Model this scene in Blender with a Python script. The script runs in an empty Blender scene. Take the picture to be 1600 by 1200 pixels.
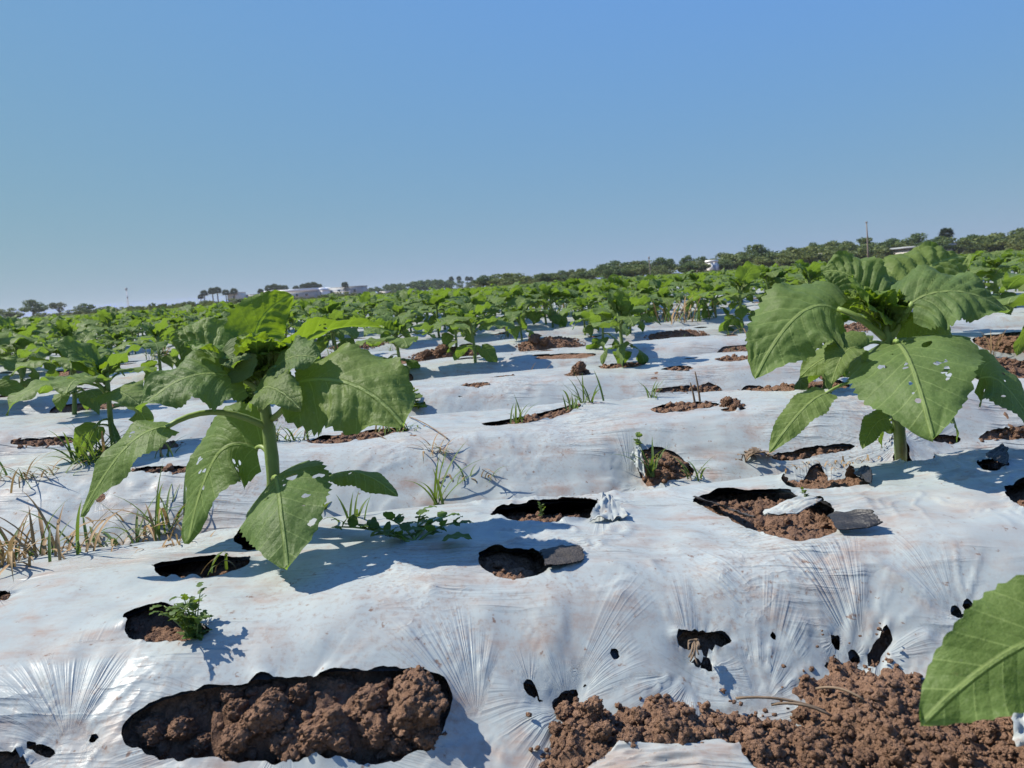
import bpy, math, random, time
_T0 = time.time()
def tick(m): print('TICK', m, round(time.time()-_T0, 1))
import numpy as np
from mathutils import Vector, Matrix
R = math.radians
random.seed(7); RNG = np.random.default_rng(11)
scn = bpy.context.scene
COL = scn.collection

# ------------------------------------------------------------------ camera
FPX = 1200.0                      # focal length in photo pixels (1600 wide)
CAM = np.array([0.0, 0.0, 0.32])
ROLL = math.atan(109/1600); PITCH = math.atan((600-445)*math.cos(ROLL)/FPX)
_r0 = np.array([1.0, 0, 0]); _f = np.array([0, math.cos(PITCH), -math.sin(PITCH)]); _u0 = np.array([0, math.sin(PITCH), math.cos(PITCH)])
C_R = math.cos(ROLL)*_r0 - math.sin(ROLL)*_u0
C_U = math.cos(ROLL)*_u0 + math.sin(ROLL)*_r0
cam = bpy.data.cameras.new('camera'); camo = bpy.data.objects.new('camera', cam); COL.objects.link(camo)
cam.sensor_width = 36; cam.lens = FPX/1600*36; cam.clip_start = .02; cam.clip_end = 6000
cam.dof.use_dof = True; cam.dof.focus_distance = 1.15; cam.dof.aperture_fstop = 16
camo.matrix_world = Matrix(((C_R[0], C_U[0], -_f[0], CAM[0]), (C_R[1], C_U[1], -_f[1], CAM[1]), (C_R[2], C_U[2], -_f[2], CAM[2]), (0, 0, 0, 1)))
scn.camera = camo
# ------------------------------------------------------------------ light
SUN_EL, SUN_AZ = R(49), math.atan2(-.96, .20)          # azimuth clockwise from +Y
world = bpy.data.worlds.new('World'); scn.world = world; world.use_nodes = True
wn = world.node_tree; wn.nodes.clear()
sky = wn.nodes.new('ShaderNodeTexSky'); sky.sky_type = 'NISHITA'; sky.sun_disc = False
sky.sun_elevation = SUN_EL; sky.sun_rotation = SUN_AZ; sky.altitude = 1500; sky.air_density = 1.0; sky.dust_density = .3; sky.ozone_density = 10.0
bg = wn.nodes.new('ShaderNodeBackground'); bg.inputs[1].default_value = .0615
wo = wn.nodes.new('ShaderNodeOutputWorld')
# dry hazy air: the same even compression over the whole sky
_sx = wn.nodes.new('ShaderNodeSeparateColor'); _cx = wn.nodes.new('ShaderNodeCombineColor'); wn.links.new(sky.outputs[0], _sx.inputs[0])
for _i, (_g, _k) in enumerate(((.43, 1.68), (.18, 3.12), (-.40, 12.2))):
    _p = wn.nodes.new('ShaderNodeMath'); _p.operation = 'POWER'; _p.inputs[1].default_value = _g; wn.links.new(_sx.outputs[_i], _p.inputs[0])
    _m = wn.nodes.new('ShaderNodeMath'); _m.operation = 'MULTIPLY'; _m.inputs[1].default_value = _k; wn.links.new(_p.outputs[0], _m.inputs[0]); wn.links.new(_m.outputs[0], _cx.inputs[_i])
wn.links.new(_cx.outputs[0], bg.inputs[0]); wn.links.new(bg.outputs[0], wo.inputs[0])
sun = bpy.data.lights.new('sun', 'SUN'); sun.energy = 5.0; sun.angle = R(.53); sun.color = (1, .94, .85)
so = bpy.data.objects.new('sun', sun); COL.objects.link(so)
SV = Vector((math.sin(SUN_AZ)*math.cos(SUN_EL), math.cos(SUN_AZ)*math.cos(SUN_EL), math.sin(SUN_EL)))
so.rotation_euler = SV.to_track_quat('Z', 'Y').to_euler(); so.location = SV*30
scn.view_settings.view_transform = 'Standard'; scn.view_settings.look = 'None'
scn.view_settings.exposure = .7; scn.view_settings.gamma = 1; scn.view_settings.use_curve_mapping = False
scn.cycles.use_denoising = True; scn.cycles.max_bounces = 8; scn.cycles.transmission_bounces = 4; scn.cycles.diffuse_bounces = 3
scn.render.film_transparent = False

# ------------------------------------------------------------------ helpers
def nrm(v):
    v = np.asarray(v, float); return v/np.maximum(np.linalg.norm(v, axis=-1, keepdims=True), 1e-9)
def ray(px, py):
    return nrm(_f + C_R*(px-800)/FPX + C_U*(600-py)/FPX)
def W(px, py, depth):             # point seen at a pixel, at a known distance along the ground
    d = ray(px, py); return CAM + d*(depth/d[1])
_perm = RNG.permutation(4096); _val = RNG.uniform(-1, 1, 4096)
def vn(x, y, z=0.0):
    x, y, z = np.broadcast_arrays(np.asarray(x, float), np.asarray(y, float), np.asarray(z, float))
    xi, yi, zi = np.floor(x).astype(int), np.floor(y).astype(int), np.floor(z).astype(int)
    fx, fy, fz = x-xi, y-yi, z-zi
    q = lambda t: t*t*t*(t*(t*6-15)+10)
    fx, fy, fz = q(fx), q(fy), q(fz)
    def h(a, b, c): return _val[_perm[(_perm[(_perm[a & 4095]+b) & 4095]+c) & 4095]]
    L = lambda a, b, t: a+(b-a)*t
    return L(L(L(h(xi, yi, zi), h(xi+1, yi, zi), fx), L(h(xi, yi+1, zi), h(xi+1, yi+1, zi), fx), fy),
             L(L(h(xi, yi, zi+1), h(xi+1, yi, zi+1), fx), L(h(xi, yi+1, zi+1), h(xi+1, yi+1, zi+1), fx), fy), fz)
def fbm(x, y, z=0.0, o=4, g=.5):
    s = 0; a = 1.0
    for i in range(o): s = s+a*vn(x*2**i+17.3*i, y*2**i+5.1*i, z*2**i+3.7*i); a *= g
    return s
def sm(a, b, x):
    t = np.clip((x-a)/(b-a), 0, 1); return t*t*(3-2*t)

def obj(name, V, F, mat, parent=None, smooth=True, uv=None, attrs=None):
    me = bpy.data.meshes.new(name)
    V = np.asarray(V, np.float32); F = np.asarray(F, np.int32); k = F.shape[1]
    me.vertices.add(len(V)); me.vertices.foreach_set('co', V.ravel())
    me.loops.add(F.size); me.loops.foreach_set('vertex_index', F.ravel())
    me.polygons.add(len(F)); me.polygons.foreach_set('loop_start', np.arange(0, F.size, k, dtype=np.int32))
    me.polygons.foreach_set('loop_total', np.full(len(F), k, np.int32))
    me.update(calc_edges=True)
    if smooth: me.polygons.foreach_set('use_smooth', np.ones(len(F), bool))
    if uv is not None:
        l = me.uv_layers.new(name='UVMap'); l.data.foreach_set('uv', np.asarray(uv, np.float32)[F.ravel()].ravel())
    for n_, a in (attrs or {}).items():
        a = np.asarray(a, np.float32); vec = a.ndim == 2; at = me.attributes.new(n_, 'FLOAT_VECTOR' if vec else 'FLOAT', 'POINT'); at.data.foreach_set('vector' if vec else 'value', a.ravel())
    me.validate()
    for m in (mat if isinstance(mat, (list, tuple)) else [mat]): me.materials.append(m)
    return link(name, me, parent)
def link(name, me, parent=None):
    o = bpy.data.objects.new(name, me); COL.objects.link(o)
    if parent is not None: o.parent = parent
    return o
def thing(name, label, cat, loc=(0, 0, 0), rz=0, group=None, sc=None):
    o = bpy.data.objects.new(name, None); COL.objects.link(o); o.location = [float(c) for c in loc]; o.rotation_euler = (0, 0, rz)
    o.empty_display_size = .05
    if sc: o.scale = (sc, sc, sc)
    return tag(o, label, cat, group)
def tag(o, label=None, cat=None, group=None, kind=None):
    if label: o['label'] = label
    if cat: o['category'] = cat
    if group: o['group'] = group
    if kind: o['kind'] = kind
    return o
def copy_tree(o, parent=None):
    c = o.copy(); COL.objects.link(c)
    if parent is not None: c.parent = parent
    for ch in list(o.children): copy_tree(ch, c)
    return c
def grid(nu, nv):                 # triangles of a (nu x nv) vertex grid
    i = np.arange((nu-1)*(nv-1)); a = (i//(nv-1))*nv+i % (nv-1)
    q = np.stack([a, a+nv, a+nv+1, a+1], 1)
    return np.concatenate([q[:, [0, 1, 2]], q[:, [0, 2, 3]]])
def quads(nu, nv):
    i = np.arange((nu-1)*(nv-1)); a = (i//(nv-1))*nv+i % (nv-1)
    return np.stack([a, a+nv, a+nv+1, a+1], 1)
def clip(V, T, d):                # keep the part of a triangle mesh where d > 0; V may carry extra columns
    ins = d > 0; c = ins[T].sum(1)
    keep = T[c == 3]; out = [keep]; newV = [V]; base = len(V)
    M = T[(c == 1) | (c == 2)]
    if len(M):
        e = np.concatenate([M[:, [0, 1]], M[:, [1, 2]], M[:, [2, 0]]]); e.sort(axis=1)
        e = e[ins[e[:, 0]] != ins[e[:, 1]]]; ue = np.unique(e, axis=0)
        t = d[ue[:, 0]]/(d[ue[:, 0]]-d[ue[:, 1]])
        newV.append(V[ue[:, 0]]*(1-t[:, None])+V[ue[:, 1]]*t[:, None])
        key = ue[:, 0].astype(np.int64)*(base+1)+ue[:, 1]
        def ei(a, b):
            lo = np.minimum(a, b).astype(np.int64); hi = np.maximum(a, b)
            return base+np.searchsorted(key, lo*(base+1)+hi)
        for want in (1, 2):
            S = M[ins[M].sum(1) == want]
            if not len(S): continue
            odd = ins[S] if want == 1 else ~ins[S]
            r = odd.argmax(1); i = np.arange(len(S))
            p, q, s = S[i, r], S[i, (r+1) % 3], S[i, (r+2) % 3]
            pq, ps = ei(p, q), ei(p, s)
            if want == 1: out.append(np.stack([p, pq, ps], 1))
            else: out += [np.stack([pq, q, s], 1), np.stack([pq, s, ps], 1)]
    V = np.concatenate(newV); T = np.concatenate(out)
    used = np.unique(T); m = np.zeros(len(V), int); m[used] = np.arange(len(used))
    return V[used], m[T]
def poly_sdf(x, y, P):            # signed distance to a closed polygon, positive outside
    d = np.full(x.shape, 1e9); inside = np.zeros(x.shape, bool)
    for i in range(len(P)):
        a, b = P[i], P[(i+1) % len(P)]
        ex, ey = b-a; wx, wy = x-a[0], y-a[1]
        t = np.clip((wx*ex+wy*ey)/max(ex*ex+ey*ey, 1e-12), 0, 1)
        d = np.minimum(d, (wx-ex*t)**2+(wy-ey*t)**2)
        cnd = (a[1] > y) != (b[1] > y)
        inside ^= cnd & (x < (b[0]-a[0])*(y-a[1])/(b[1]-a[1]+1e-15)+a[0])
    return np.where(inside, -1, 1)*np.sqrt(d)
def chaikin(P, it=2):
    P = np.asarray(P, float)
    for _ in range(it):
        Q = np.roll(P, -1, 0); P = np.stack([.75*P+.25*Q, .25*P+.75*Q], 1).reshape(-1, 2)
    return P
def tube(pts, rad, n=8, close=False):
    pts = np.asarray(pts, float); k = len(pts); rad = np.broadcast_to(np.asarray(rad, float), (k,))
    T = nrm(np.gradient(pts, axis=0)); ref = np.array([0.31, .95, .05]) if abs(T[0][1]) < .8 else np.array([1., .1, 0])
    A = nrm(np.cross(T, ref)); B = np.cross(T, A)
    th = np.linspace(0, 2*np.pi, n, endpoint=False)
    V = pts[:, None]+rad[:, None, None]*(np.cos(th)[None, :, None]*A[:, None]+np.sin(th)[None, :, None]*B[:, None])
    V = V.reshape(-1, 3); F = []
    for i in range(k-1):
        for j in range(n): F.append((i*n+j, i*n+(j+1) % n, (i+1)*n+(j+1) % n, (i+1)*n+j))
    F = np.array(F); V = np.concatenate([V, pts[:1], pts[-1:]]); c0, c1 = k*n, k*n+1
    caps = [(c0, (j+1) % n, j) for j in range(n)]+[(c1, (k-1)*n+j, (k-1)*n+(j+1) % n) for j in range(n)]
    return V, np.concatenate([F[:, [0, 1, 2]], F[:, [0, 2, 3]], np.array(caps)])
def bez(P0, P1, P2, n):
    t = np.linspace(0, 1, n)[:, None]; P0, P1, P2 = map(np.asarray, (P0, P1, P2))
    return (1-t)**2*P0+2*t*(1-t)*P1+t*t*P2
def merge(parts):
    V = []; F = []; o = 0
    for v, f in parts: V.append(v); F.append(np.asarray(f)+o); o += len(v)
    return np.concatenate(V), np.concatenate(F)
def box(x0, x1, y0, y1, z0, z1):
    V = np.array([(x, y, z) for x in (x0, x1) for y in (y0, y1) for z in (z0, z1)], float)
    return V, np.array([(0, 1, 3, 2), (4, 6, 7, 5), (0, 4, 5, 1), (2, 3, 7, 6), (0, 2, 6, 4), (1, 5, 7, 3)])[:, [0, 1, 2, 0, 2, 3]].reshape(-1, 3)
_ico = {}
def ico(sub):
    if sub not in _ico:
        import bmesh
        bm = bmesh.new(); bmesh.ops.create_icosphere(bm, subdivisions=sub, radius=1)
        _ico[sub] = (np.array([v.co for v in bm.verts]), np.array([[v.index for v in f.verts] for f in bm.faces])); bm.free()
    return _ico[sub]

# ------------------------------------------------------------------ materials
def mat(name):
    m = bpy.data.materials.new(name); m.use_nodes = True; nt = m.node_tree
    p = nt.nodes['Principled BSDF']; return m, nt, p
def N(nt, t, **k):
    n = nt.nodes.new(t)
    for a, b in k.items():
        if a.startswith('i_'): n.inputs[int(a[2:])].default_value = b
        else: setattr(n, a, b)
    return n
def noise(nt, co, scale, detail=4, rough=.55, dist=0):
    n = N(nt, 'ShaderNodeTexNoise'); n.inputs['Scale'].default_value = scale; n.inputs['Detail'].default_value = detail
    n.inputs['Roughness'].default_value = rough; n.inputs['Distortion'].default_value = dist
    nt.links.new(co, n.inputs['Vector']); return n.outputs['Fac']
def ramp(nt, fac, stops):
    r = N(nt, 'ShaderNodeValToRGB'); cr = r.color_ramp
    while len(cr.elements) < len(stops): cr.elements.new(.5)
    for e, (p, c) in zip(cr.elements, stops): e.position = p; e.color = (*c, 1) if len(c) == 3 else c
    nt.links.new(fac, r.inputs[0]); return r.outputs[0]
def mix(nt, fac, a, b, mode='MIX'):
    n = N(nt, 'ShaderNodeMix', data_type='RGBA', blend_type=mode)
    for s, v in ((0, fac), (6, a), (7, b)):
        if hasattr(v, 'is_linked'): nt.links.new(v, n.inputs[s])
        else: n.inputs[s].default_value = v if s == 0 else (*v, 1)
    return n.outputs[2]
def math_(nt, op, a, b=0.0, c=None):
    n = N(nt, 'ShaderNodeMath', operation=op)
    for i, v in enumerate((a, b) if c is None else (a, b, c)):
        if hasattr(v, 'is_linked'): nt.links.new(v, n.inputs[i])
        else: n.inputs[i].default_value = v
    return n.outputs[0]
def bump(nt, h, strength, dist, prev=None):
    b = N(nt, 'ShaderNodeBump'); b.inputs['Strength'].default_value = strength; b.inputs['Distance'].default_value = dist
    nt.links.new(h, b.inputs['Height'])
    if prev is not None: nt.links.new(prev, b.inputs['Normal'])
    return b.outputs[0]
def objco(nt, scale=(1, 1, 1), rz=0):
    t = N(nt, 'ShaderNodeTexCoord'); mp = N(nt, 'ShaderNodeMapping')
    mp.inputs['Scale'].default_value = scale; mp.inputs['Rotation'].default_value = (0, 0, rz)
    nt.links.new(t.outputs['Object'], mp.inputs['Vector']); return mp.outputs[0]
def plain(name, col, rough=.7, var=.25, scale=8, spec=.3, bmp=0):
    m, nt, p = mat(name); co = objco(nt)
    n = noise(nt, co, scale, 4)
    c = ramp(nt, n, [(.25, tuple(x*(1-var) for x in col)), (.75, tuple(min(1, x*(1+var)) for x in col))])
    nt.links.new(c, p.inputs['Base Color']); p.inputs['Roughness'].default_value = rough; p.inputs['Specular IOR Level'].default_value = spec
    if bmp: nt.links.new(bump(nt, noise(nt, co, scale*6, 4), .6, bmp), p.inputs['Normal'])
    return m
ROW = R(10.0)                     # the beds run 10 degrees off the picture plane
def make_film():
    m, nt, p = mat('mulch_film_white')
    co = objco(nt); st = objco(nt, (5, 60, 20), -ROW); st2 = objco(nt, (3, 16, 8), -ROW)
    streak = noise(nt, st, 1.0, 5, .6, .4); patch = noise(nt, co, 3.2, 4, .6); fine = noise(nt, co, 150, 4, .65); mid = noise(nt, co, 22, 5, .65)
    base = ramp(nt, patch, [(.3, (.280, .312, .304)), (.7, (.340, .368, .352))])
    base = mix(nt, ramp(nt, streak, [(.56, (0, 0, 0)), (.8, (.5, .5, .5))]), base, (.25, .245, .24))
    # soil washed and rubbed on to the film: streaks, blotches and specks
    stain = math_(nt, 'MULTIPLY', ramp(nt, noise(nt, st2, 1.6, 5, .65, .3), [(.44, (0, 0, 0)), (.65, (1, 1, 1))]), ramp(nt, mid, [(.42, (0, 0, 0)), (.64, (1, 1, 1))]))
    base = mix(nt, math_(nt, 'MULTIPLY', stain, .66), base, (.25, .148, .10))
    wash = ramp(nt, noise(nt, objco(nt, (2.2, 7, 4), -ROW), 1.0, 5, .7, .5), [(.5, (0,)*3), (.75, (.42,)*3)]); base = mix(nt, wash, base, (.29, .235, .195))
    dust = math_(nt, 'MULTIPLY', ramp(nt, patch, [(.40, (.15,)*3), (.60, (1, 1, 1))]), ramp(nt, fine, [(.5, (0, 0, 0)), (.72, (.9, .9, .9))]))
    base = mix(nt, math_(nt, 'MULTIPLY', dust, .75), base, (.22, .15, .11))
    speck = ramp(nt, noise(nt, co, 75, 3, .7), [(.66, (0,)*3), (.72, (.8,)*3)]); base = mix(nt, speck, base, (.16, .10, .07))
    nt.links.new(base, p.inputs['Base Color'])
    nt.links.new(ramp(nt, mid, [(.3, (.30,)*3), (.7, (.50,)*3)]), p.inputs['Roughness']); p.inputs['Specular IOR Level'].default_value = .16
    def crease(sc_, k, dist):     # sharp folded lines, stretched along the bed
        n_ = noise(nt, objco(nt, sc_, -ROW), 1.0, 3, .5, dist)
        return math_(nt, 'POWER', math_(nt, 'SUBTRACT', 1.0, math_(nt, 'ABSOLUTE', math_(nt, 'MULTIPLY', math_(nt, 'SUBTRACT', n_, .5), k))), 3.0)
    mask = ramp(nt, noise(nt, objco(nt, (2.2, 5, 3), -ROW), 1.3, 3, .6), [(.50, (.02,)*3), (.64, (1,)*3)])
    b = bump(nt, math_(nt, 'MULTIPLY', crease((2.4, 36, 12), 5.0, .25), mask), .6, .007)
    pd = N(nt, 'ShaderNodeAttribute', attribute_name='pleat_dir'); pwn = N(nt, 'ShaderNodeAttribute', attribute_name='pleat')
    for sc_, st_, ds_ in ((.55, .25, .0055), (1.3, .30, .003)):
        pn_ = noise(nt, pd.outputs['Vector'], sc_, 2, .5); rid = math_(nt, 'POWER', math_(nt, 'SUBTRACT', 1.0, math_(nt, 'ABSOLUTE', math_(nt, 'MULTIPLY', math_(nt, 'SUBTRACT', pn_, .5), 4.0))), 2.0)
        b = bump(nt, math_(nt, 'MULTIPLY', rid, pwn.outputs['Fac']), st_, ds_, b)
    b = bump(nt, math_(nt, 'MULTIPLY', crease((9, 120, 30), 4.0, .8), mask), .3, .002, b)
    b = bump(nt, math_(nt, 'MULTIPLY', crease((22, 40, 34), 5.0, .6), ramp(nt, patch, [(.55, (0,)*3), (.68, (1,)*3)])), .3, .003, b)
    b = bump(nt, noise(nt, co, 220, 3, .6), .2, .0006, b)
    nt.links.new(b, p.inputs['Normal']); return m
def make_soil(name='soil', dark=1.0):
    m, nt, p = mat(name); co = N(nt, 'ShaderNodeNewGeometry').outputs['Position']
    a = noise(nt, co, 9, 5, .6); b = noise(nt, co, 120, 5, .7); v = N(nt, 'ShaderNodeTexVoronoi'); v.inputs['Scale'].default_value = 150; nt.links.new(co, v.inputs['Vector'])
    c = ramp(nt, a, [(.3, (.150*dark, .086*dark, .053*dark)), (.55, (.222*dark, .130*dark, .082*dark)), (.75, (.29*dark, .18*dark, .12*dark))])
    c = mix(nt, ramp(nt, b, [(.35, (0,)*3), (.75, (.5,)*3)]), c, (.27*dark, .175*dark, .122*dark))
    c = mix(nt, ramp(nt, noise(nt, co, 55, 3), [(.62, (0,)*3), (.74, (.45,)*3)]), c, (.12, .07, .048))
    nt.links.new(c, p.inputs['Base Color']); p.inputs['Roughness'].default_value = .95; p.inputs['Specular IOR Level'].default_value = .12
    n = bump(nt, b, 1.0, .009); n = bump(nt, v.outputs['Distance'], .8, .006, n); n = bump(nt, noise(nt, co, 420, 3, .7), .8, .003, n)
    nt.links.new(n, p.inputs['Normal']); return m
def make_leaf(name, top, trans, vein, tw=.38, rough=.5, bstr=.75):
    m, nt, p = mat(name)
    uvn = N(nt, 'ShaderNodeUVMap'); sp = N(nt, 'ShaderNodeSeparateXYZ'); nt.links.new(uvn.outputs[0], sp.inputs[0])
    u, v = sp.outputs[0], sp.outputs[1]; av = math_(nt, 'ABSOLUTE', v)
    oi = N(nt, 'ShaderNodeObjectInfo')
    ph = math_(nt, 'MULTIPLY', math_(nt, 'SUBTRACT', u, math_(nt, 'MULTIPLY', av, math_(nt, 'ADD', .95, math_(nt, 'MULTIPLY', av, -.7)))), 7.0)
    ph = math_(nt, 'ADD', ph, math_(nt, 'MULTIPLY', math_(nt, 'SIGN', v), .22))
    fr = math_(nt, 'ABSOLUTE', math_(nt, 'SUBTRACT', math_(nt, 'FRACT', ph), .5))       # .5 on a side vein
    sv = math_(nt, 'SMOOTH_MAX', 0, 0)
    mr = N(nt, 'ShaderNodeMapRange', interpolation_type='SMOOTHSTEP'); nt.links.new(fr, mr.inputs[0]); mr.inputs[1].default_value = .445; mr.inputs[2].default_value = .495
    side = mr.outputs[0]
    fade = N(nt, 'ShaderNodeMapRange'); nt.links.new(av, fade.inputs[0]); fade.inputs[1].default_value = .05; fade.inputs[2].default_value = .42; fade.inputs[3].default_value = 1; fade.inputs[4].default_value = .15
    side = math_(nt, 'MULTIPLY', side, fade.outputs[0])
    mm = N(nt, 'ShaderNodeMapRange', interpolation_type='SMOOTHSTEP'); nt.links.new(av, mm.inputs[0]); mm.inputs[1].default_value = .006; mm.inputs[2].default_value = .018; mm.inputs[3].default_value = 1; mm.inputs[4].default_value = 0
    rib = mm.outputs[0]; vv = math_(nt, 'MAXIMUM', math_(nt, 'MULTIPLY', side, .8), rib)
    vo = N(nt, 'ShaderNodeTexVoronoi', feature='DISTANCE_TO_EDGE'); vo.inputs['Scale'].default_value = 26; nt.links.new(uvn.outputs[0], vo.inputs['Vector'])
    net = ramp(nt, vo.outputs['Distance'], [(0, (1,)*3), (.09, (0,)*3)])
    co = objco(nt); big = noise(nt, co, 18, 4, .6); sml = noise(nt, co, 260, 3)
    c = ramp(nt, big, [(.3, tuple(x*.78 for x in top)), (.7, tuple(x*1.22 for x in top))])
    c = mix(nt, math_(nt, 'MULTIPLY', oi.outputs['Random'], .45), c, (top[0]*1.45, top[1]*1.18, top[2]*.8))
    c = mix(nt, math_(nt, 'MULTIPLY', net, .16), c, vein); c = mix(nt, math_(nt, 'MULTIPLY', vv, .62), c, vein)
    c = mix(nt, ramp(nt, sml, [(.62, (0,)*3), (.75, (.22,)*3)]), c, (.3, .33, .22))
    c = mix(nt, ramp(nt, noise(nt, co, 40, 4, .7), [(.68, (0,)*3), (.76, (.5,)*3)]), c, (.22, .19, .09))
    nt.links.new(c, p.inputs['Base Color']); p.inputs['Roughness'].default_value = rough; p.inputs['Specular IOR Level'].default_value = .13
    h = math_(nt, 'SUBTRACT', math_(nt, 'MULTIPLY', fr, -1.0), math_(nt, 'MULTIPLY', rib, .8))
    n = bump(nt, h, bstr, .004); n = bump(nt, noise(nt, uvn.outputs[0], 24, 3, .6), bstr*.5, .004, n); n = bump(nt, sml, .2, .0008, n)
    nt.links.new(n, p.inputs['Normal'])
    tr = N(nt, 'ShaderNodeBsdfTranslucent'); tc = mix(nt, math_(nt, 'MULTIPLY', vv, .5), trans, tuple(min(1, x*1.5) for x in trans)); nt.links.new(tc, tr.inputs[0]); nt.links.new(n, tr.inputs[1])
    ms = N(nt, 'ShaderNodeMixShader'); ms.inputs[0].default_value = tw
    nt.links.new(p.outputs[0], ms.inputs[1]); nt.links.new(tr.outputs[0], ms.inputs[2])
    nt.links.new(ms.outputs[0], nt.nodes['Material Output'].inputs[0]); return m
def make_green(name, col, trans, tw=.3, var=.35, rough=.6):
    m, nt, p = mat(name); co = objco(nt); oi = N(nt, 'ShaderNodeObjectInfo')
    c = ramp(nt, noise(nt, co, 3, 5, .7), [(.3, tuple(x*(1-var) for x in col)), (.7, tuple(x*(1+var) for x in col))])
    c = mix(nt, math_(nt, 'MULTIPLY', oi.outputs['Random'], .5), c, (col[0]*1.35, col[1]*1.05, col[2]*.9))
    nt.links.new(c, p.inputs['Base Color']); p.inputs['Roughness'].default_value = rough; p.inputs['Specular IOR Level'].default_value = .25
    tr = N(nt, 'ShaderNodeBsdfTranslucent'); tr.inputs[0].default_value = (*trans, 1)
    ms = N(nt, 'ShaderNodeMixShader'); ms.inputs[0].default_value = tw
    nt.links.new(p.outputs[0], ms.inputs[1]); nt.links.new(tr.outputs[0], ms.inputs[2]); nt.links.new(ms.outputs[0], nt.nodes['Material Output'].inputs[0])
    return m
M_FILM = make_film(); M_BLACK = plain('mulch_film_black', (.016, .016, .017), .5, .3, 40, .4, .002)
M_DRYFLAP = plain('film_flap_dusty', (.048, .042, .037), .7, .35, 60, .3, .004)
M_SOIL = make_soil(); M_SOILFAR = make_soil('soil_field')
M_LEAF = make_leaf('sunflower_leaf', (.094, .145, .050), (.20, .32, .028), (.27, .34, .13))
M_YOUNG = make_leaf('sunflower_young_leaf', (.100, .165, .040), (.22, .34, .015), (.29, .37, .10), .40, .48, .4)
M_STEM = plain('sunflower_stem', (.13, .19, .05), .55, .25, 40, .35, .001)
M_PET = plain('sunflower_petiole', (.17, .24, .06), .5, .2, 40, .35)
M_GRASS = make_green('grass_green', (.075, .13, .035), (.20, .30, .03), .25)
M_STRAW = make_green('grass_straw', (.27, .19, .095), (.28, .2, .08), .2)
M_WEED = make_green('weed_green', (.065, .115, .027), (.22, .33, .03), .3)
M_DEAD = plain('dead_plant', (.16, .115, .075), .85, .4, 60)
M_WOOD = plain('weathered_wood', (.20, .17, .145), .85, .3, 10)
M_BARK = plain('tree_bark', (.13, .105, .085), .9, .3, 4)
M_CROWNS = [make_green('tree_foliage_deep', (.062, .102, .028), (.10, .16, .03), .22), make_green('tree_foliage_olive', (.098, .130, .036), (.15, .20, .04), .22), make_green('tree_foliage_grey', (.090, .105, .060), (.13, .16, .07), .2)]
M_PALM = make_green('palm_fronds', (.050, .072, .032), (.09, .12, .04), .15); M_PALMDRY = plain('palm_dry_skirt', (.17, .13, .085), .9)
M_WHITE = plain('white_render', (.78, .77, .74), .8, .06, .6); M_CREAM = plain('cream_render', (.62, .57, .47), .8, .1, .6); M_GREY = plain('grey_metal_sheet', (.30, .32, .34), .6, .15, .8)
M_ROOF = plain('white_roof_sheet', (.75, .75, .75), .5, .06, .5); M_TILE = plain('brown_roof', (.26, .17, .12), .8, .2, 1); M_GLASS = plain('dark_window', (.03, .035, .04), .2, .2, 1, .5); M_BLOCK = plain('concrete_block', (.42, .40, .37), .9, .15, 2)

# ------------------------------------------------------------------ the beds
UX = np.array([math.cos(ROW), math.sin(ROW)]); NX = np.array([-math.sin(ROW), math.cos(ROW)])
C0, PITCHB = .95, .85
def un(P): P = np.asarray(P); return P[..., 0]*UX[0]+P[..., 1]*UX[1], P[..., 0]*NX[0]+P[..., 1]*NX[1]
def xy(u, n): return u*UX[0]+n*NX[0], u*UX[1]+n*NX[1]
def bed_of(n): return np.round((n-C0)/PITCHB)
def base_z(u, n):                 # smooth top of film and furrows
    k = bed_of(n); s = n-C0-k*PITCHB
    s = s+.022*vn(u*1.3+k*7.7, k*3.1, 2.2); a = np.abs(s)+.03*vn(u*1.7+k*5, s*3+k*9, 6.6)
    z = -.128*sm(.15, .40, a)-.10*s*s
    return z+.010*vn(u*2.1, n*2.3, 9.1)*sm(.45, .2, np.abs(s))
_TS = np.concatenate([np.arange(.25, 5, .004), np.arange(5, 40, .02)])
def hit(px, py, f=None, off=0.0): # where the sight line of a pixel meets the beds
    f = f or base_z; d = ray(px, py); tz = (.13-CAM[2])/min(d[2], -1e-4); t0 = max(.25, min(tz, 39)); t1 = min(40, (-.17-CAM[2])/min(d[2], -1e-4)+.05)
    ts = _TS[(_TS >= t0-.01) & (_TS <= t1+.02)]
    p = CAM+d*ts[:, None]; u, n = un(p[:, :2]); b = p[:, 2] < f(u, n)+off
    return p[b.argmax()] if b.any() else p[-1]
def hun(px, py): return un(hit(px, py)[:2])
def project(P):
    v = np.asarray(P, float)-CAM; z = v@_f; return 800+FPX*(v@C_R)/z, 600-FPX*(v@C_U)/z, z

class Hole:
    def __init__(s, P, puck=1.0, kind='cut'):
        s.P = np.asarray(P, float); s.puck = puck; s.c = s.P.mean(0); s.r = np.abs(s.P-s.c).max(); s.kind = kind
HOLES = []
def hole_px(pts, puck=1.0, it=2): HOLES.append(Hole(chaikin([hun(*p) for p in pts], it), puck))
def hole_dot(px, py, r, puck=1.0):
    c = np.array(hun(px, py)); d = np.linalg.norm(hit(px, py)-CAM); rr = r*d/FPX
    th = np.linspace(0, 2*np.pi, 10, endpoint=False)+px
    HOLES.append(Hole(chaikin(np.stack([c[0]+rr*np.cos(th)*(1+.25*np.cos(2*th+py)), c[1]+.8*rr*np.sin(th)*(1+.2*np.cos(3*th+px))], 1), 1), puck))
def hole_un(u, n, ru, rn, seed, puck=.5):
    th = np.linspace(0, 2*np.pi, 12, endpoint=False); rr = 1+.18*vn(np.cos(th)*1.5+seed, np.sin(th)*1.5, seed*3.3)
    HOLES.append(Hole(chaikin(np.stack([u+ru*np.cos(th)*rr, n+rn*np.sin(th)*rr], 1), 1), puck))
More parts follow.
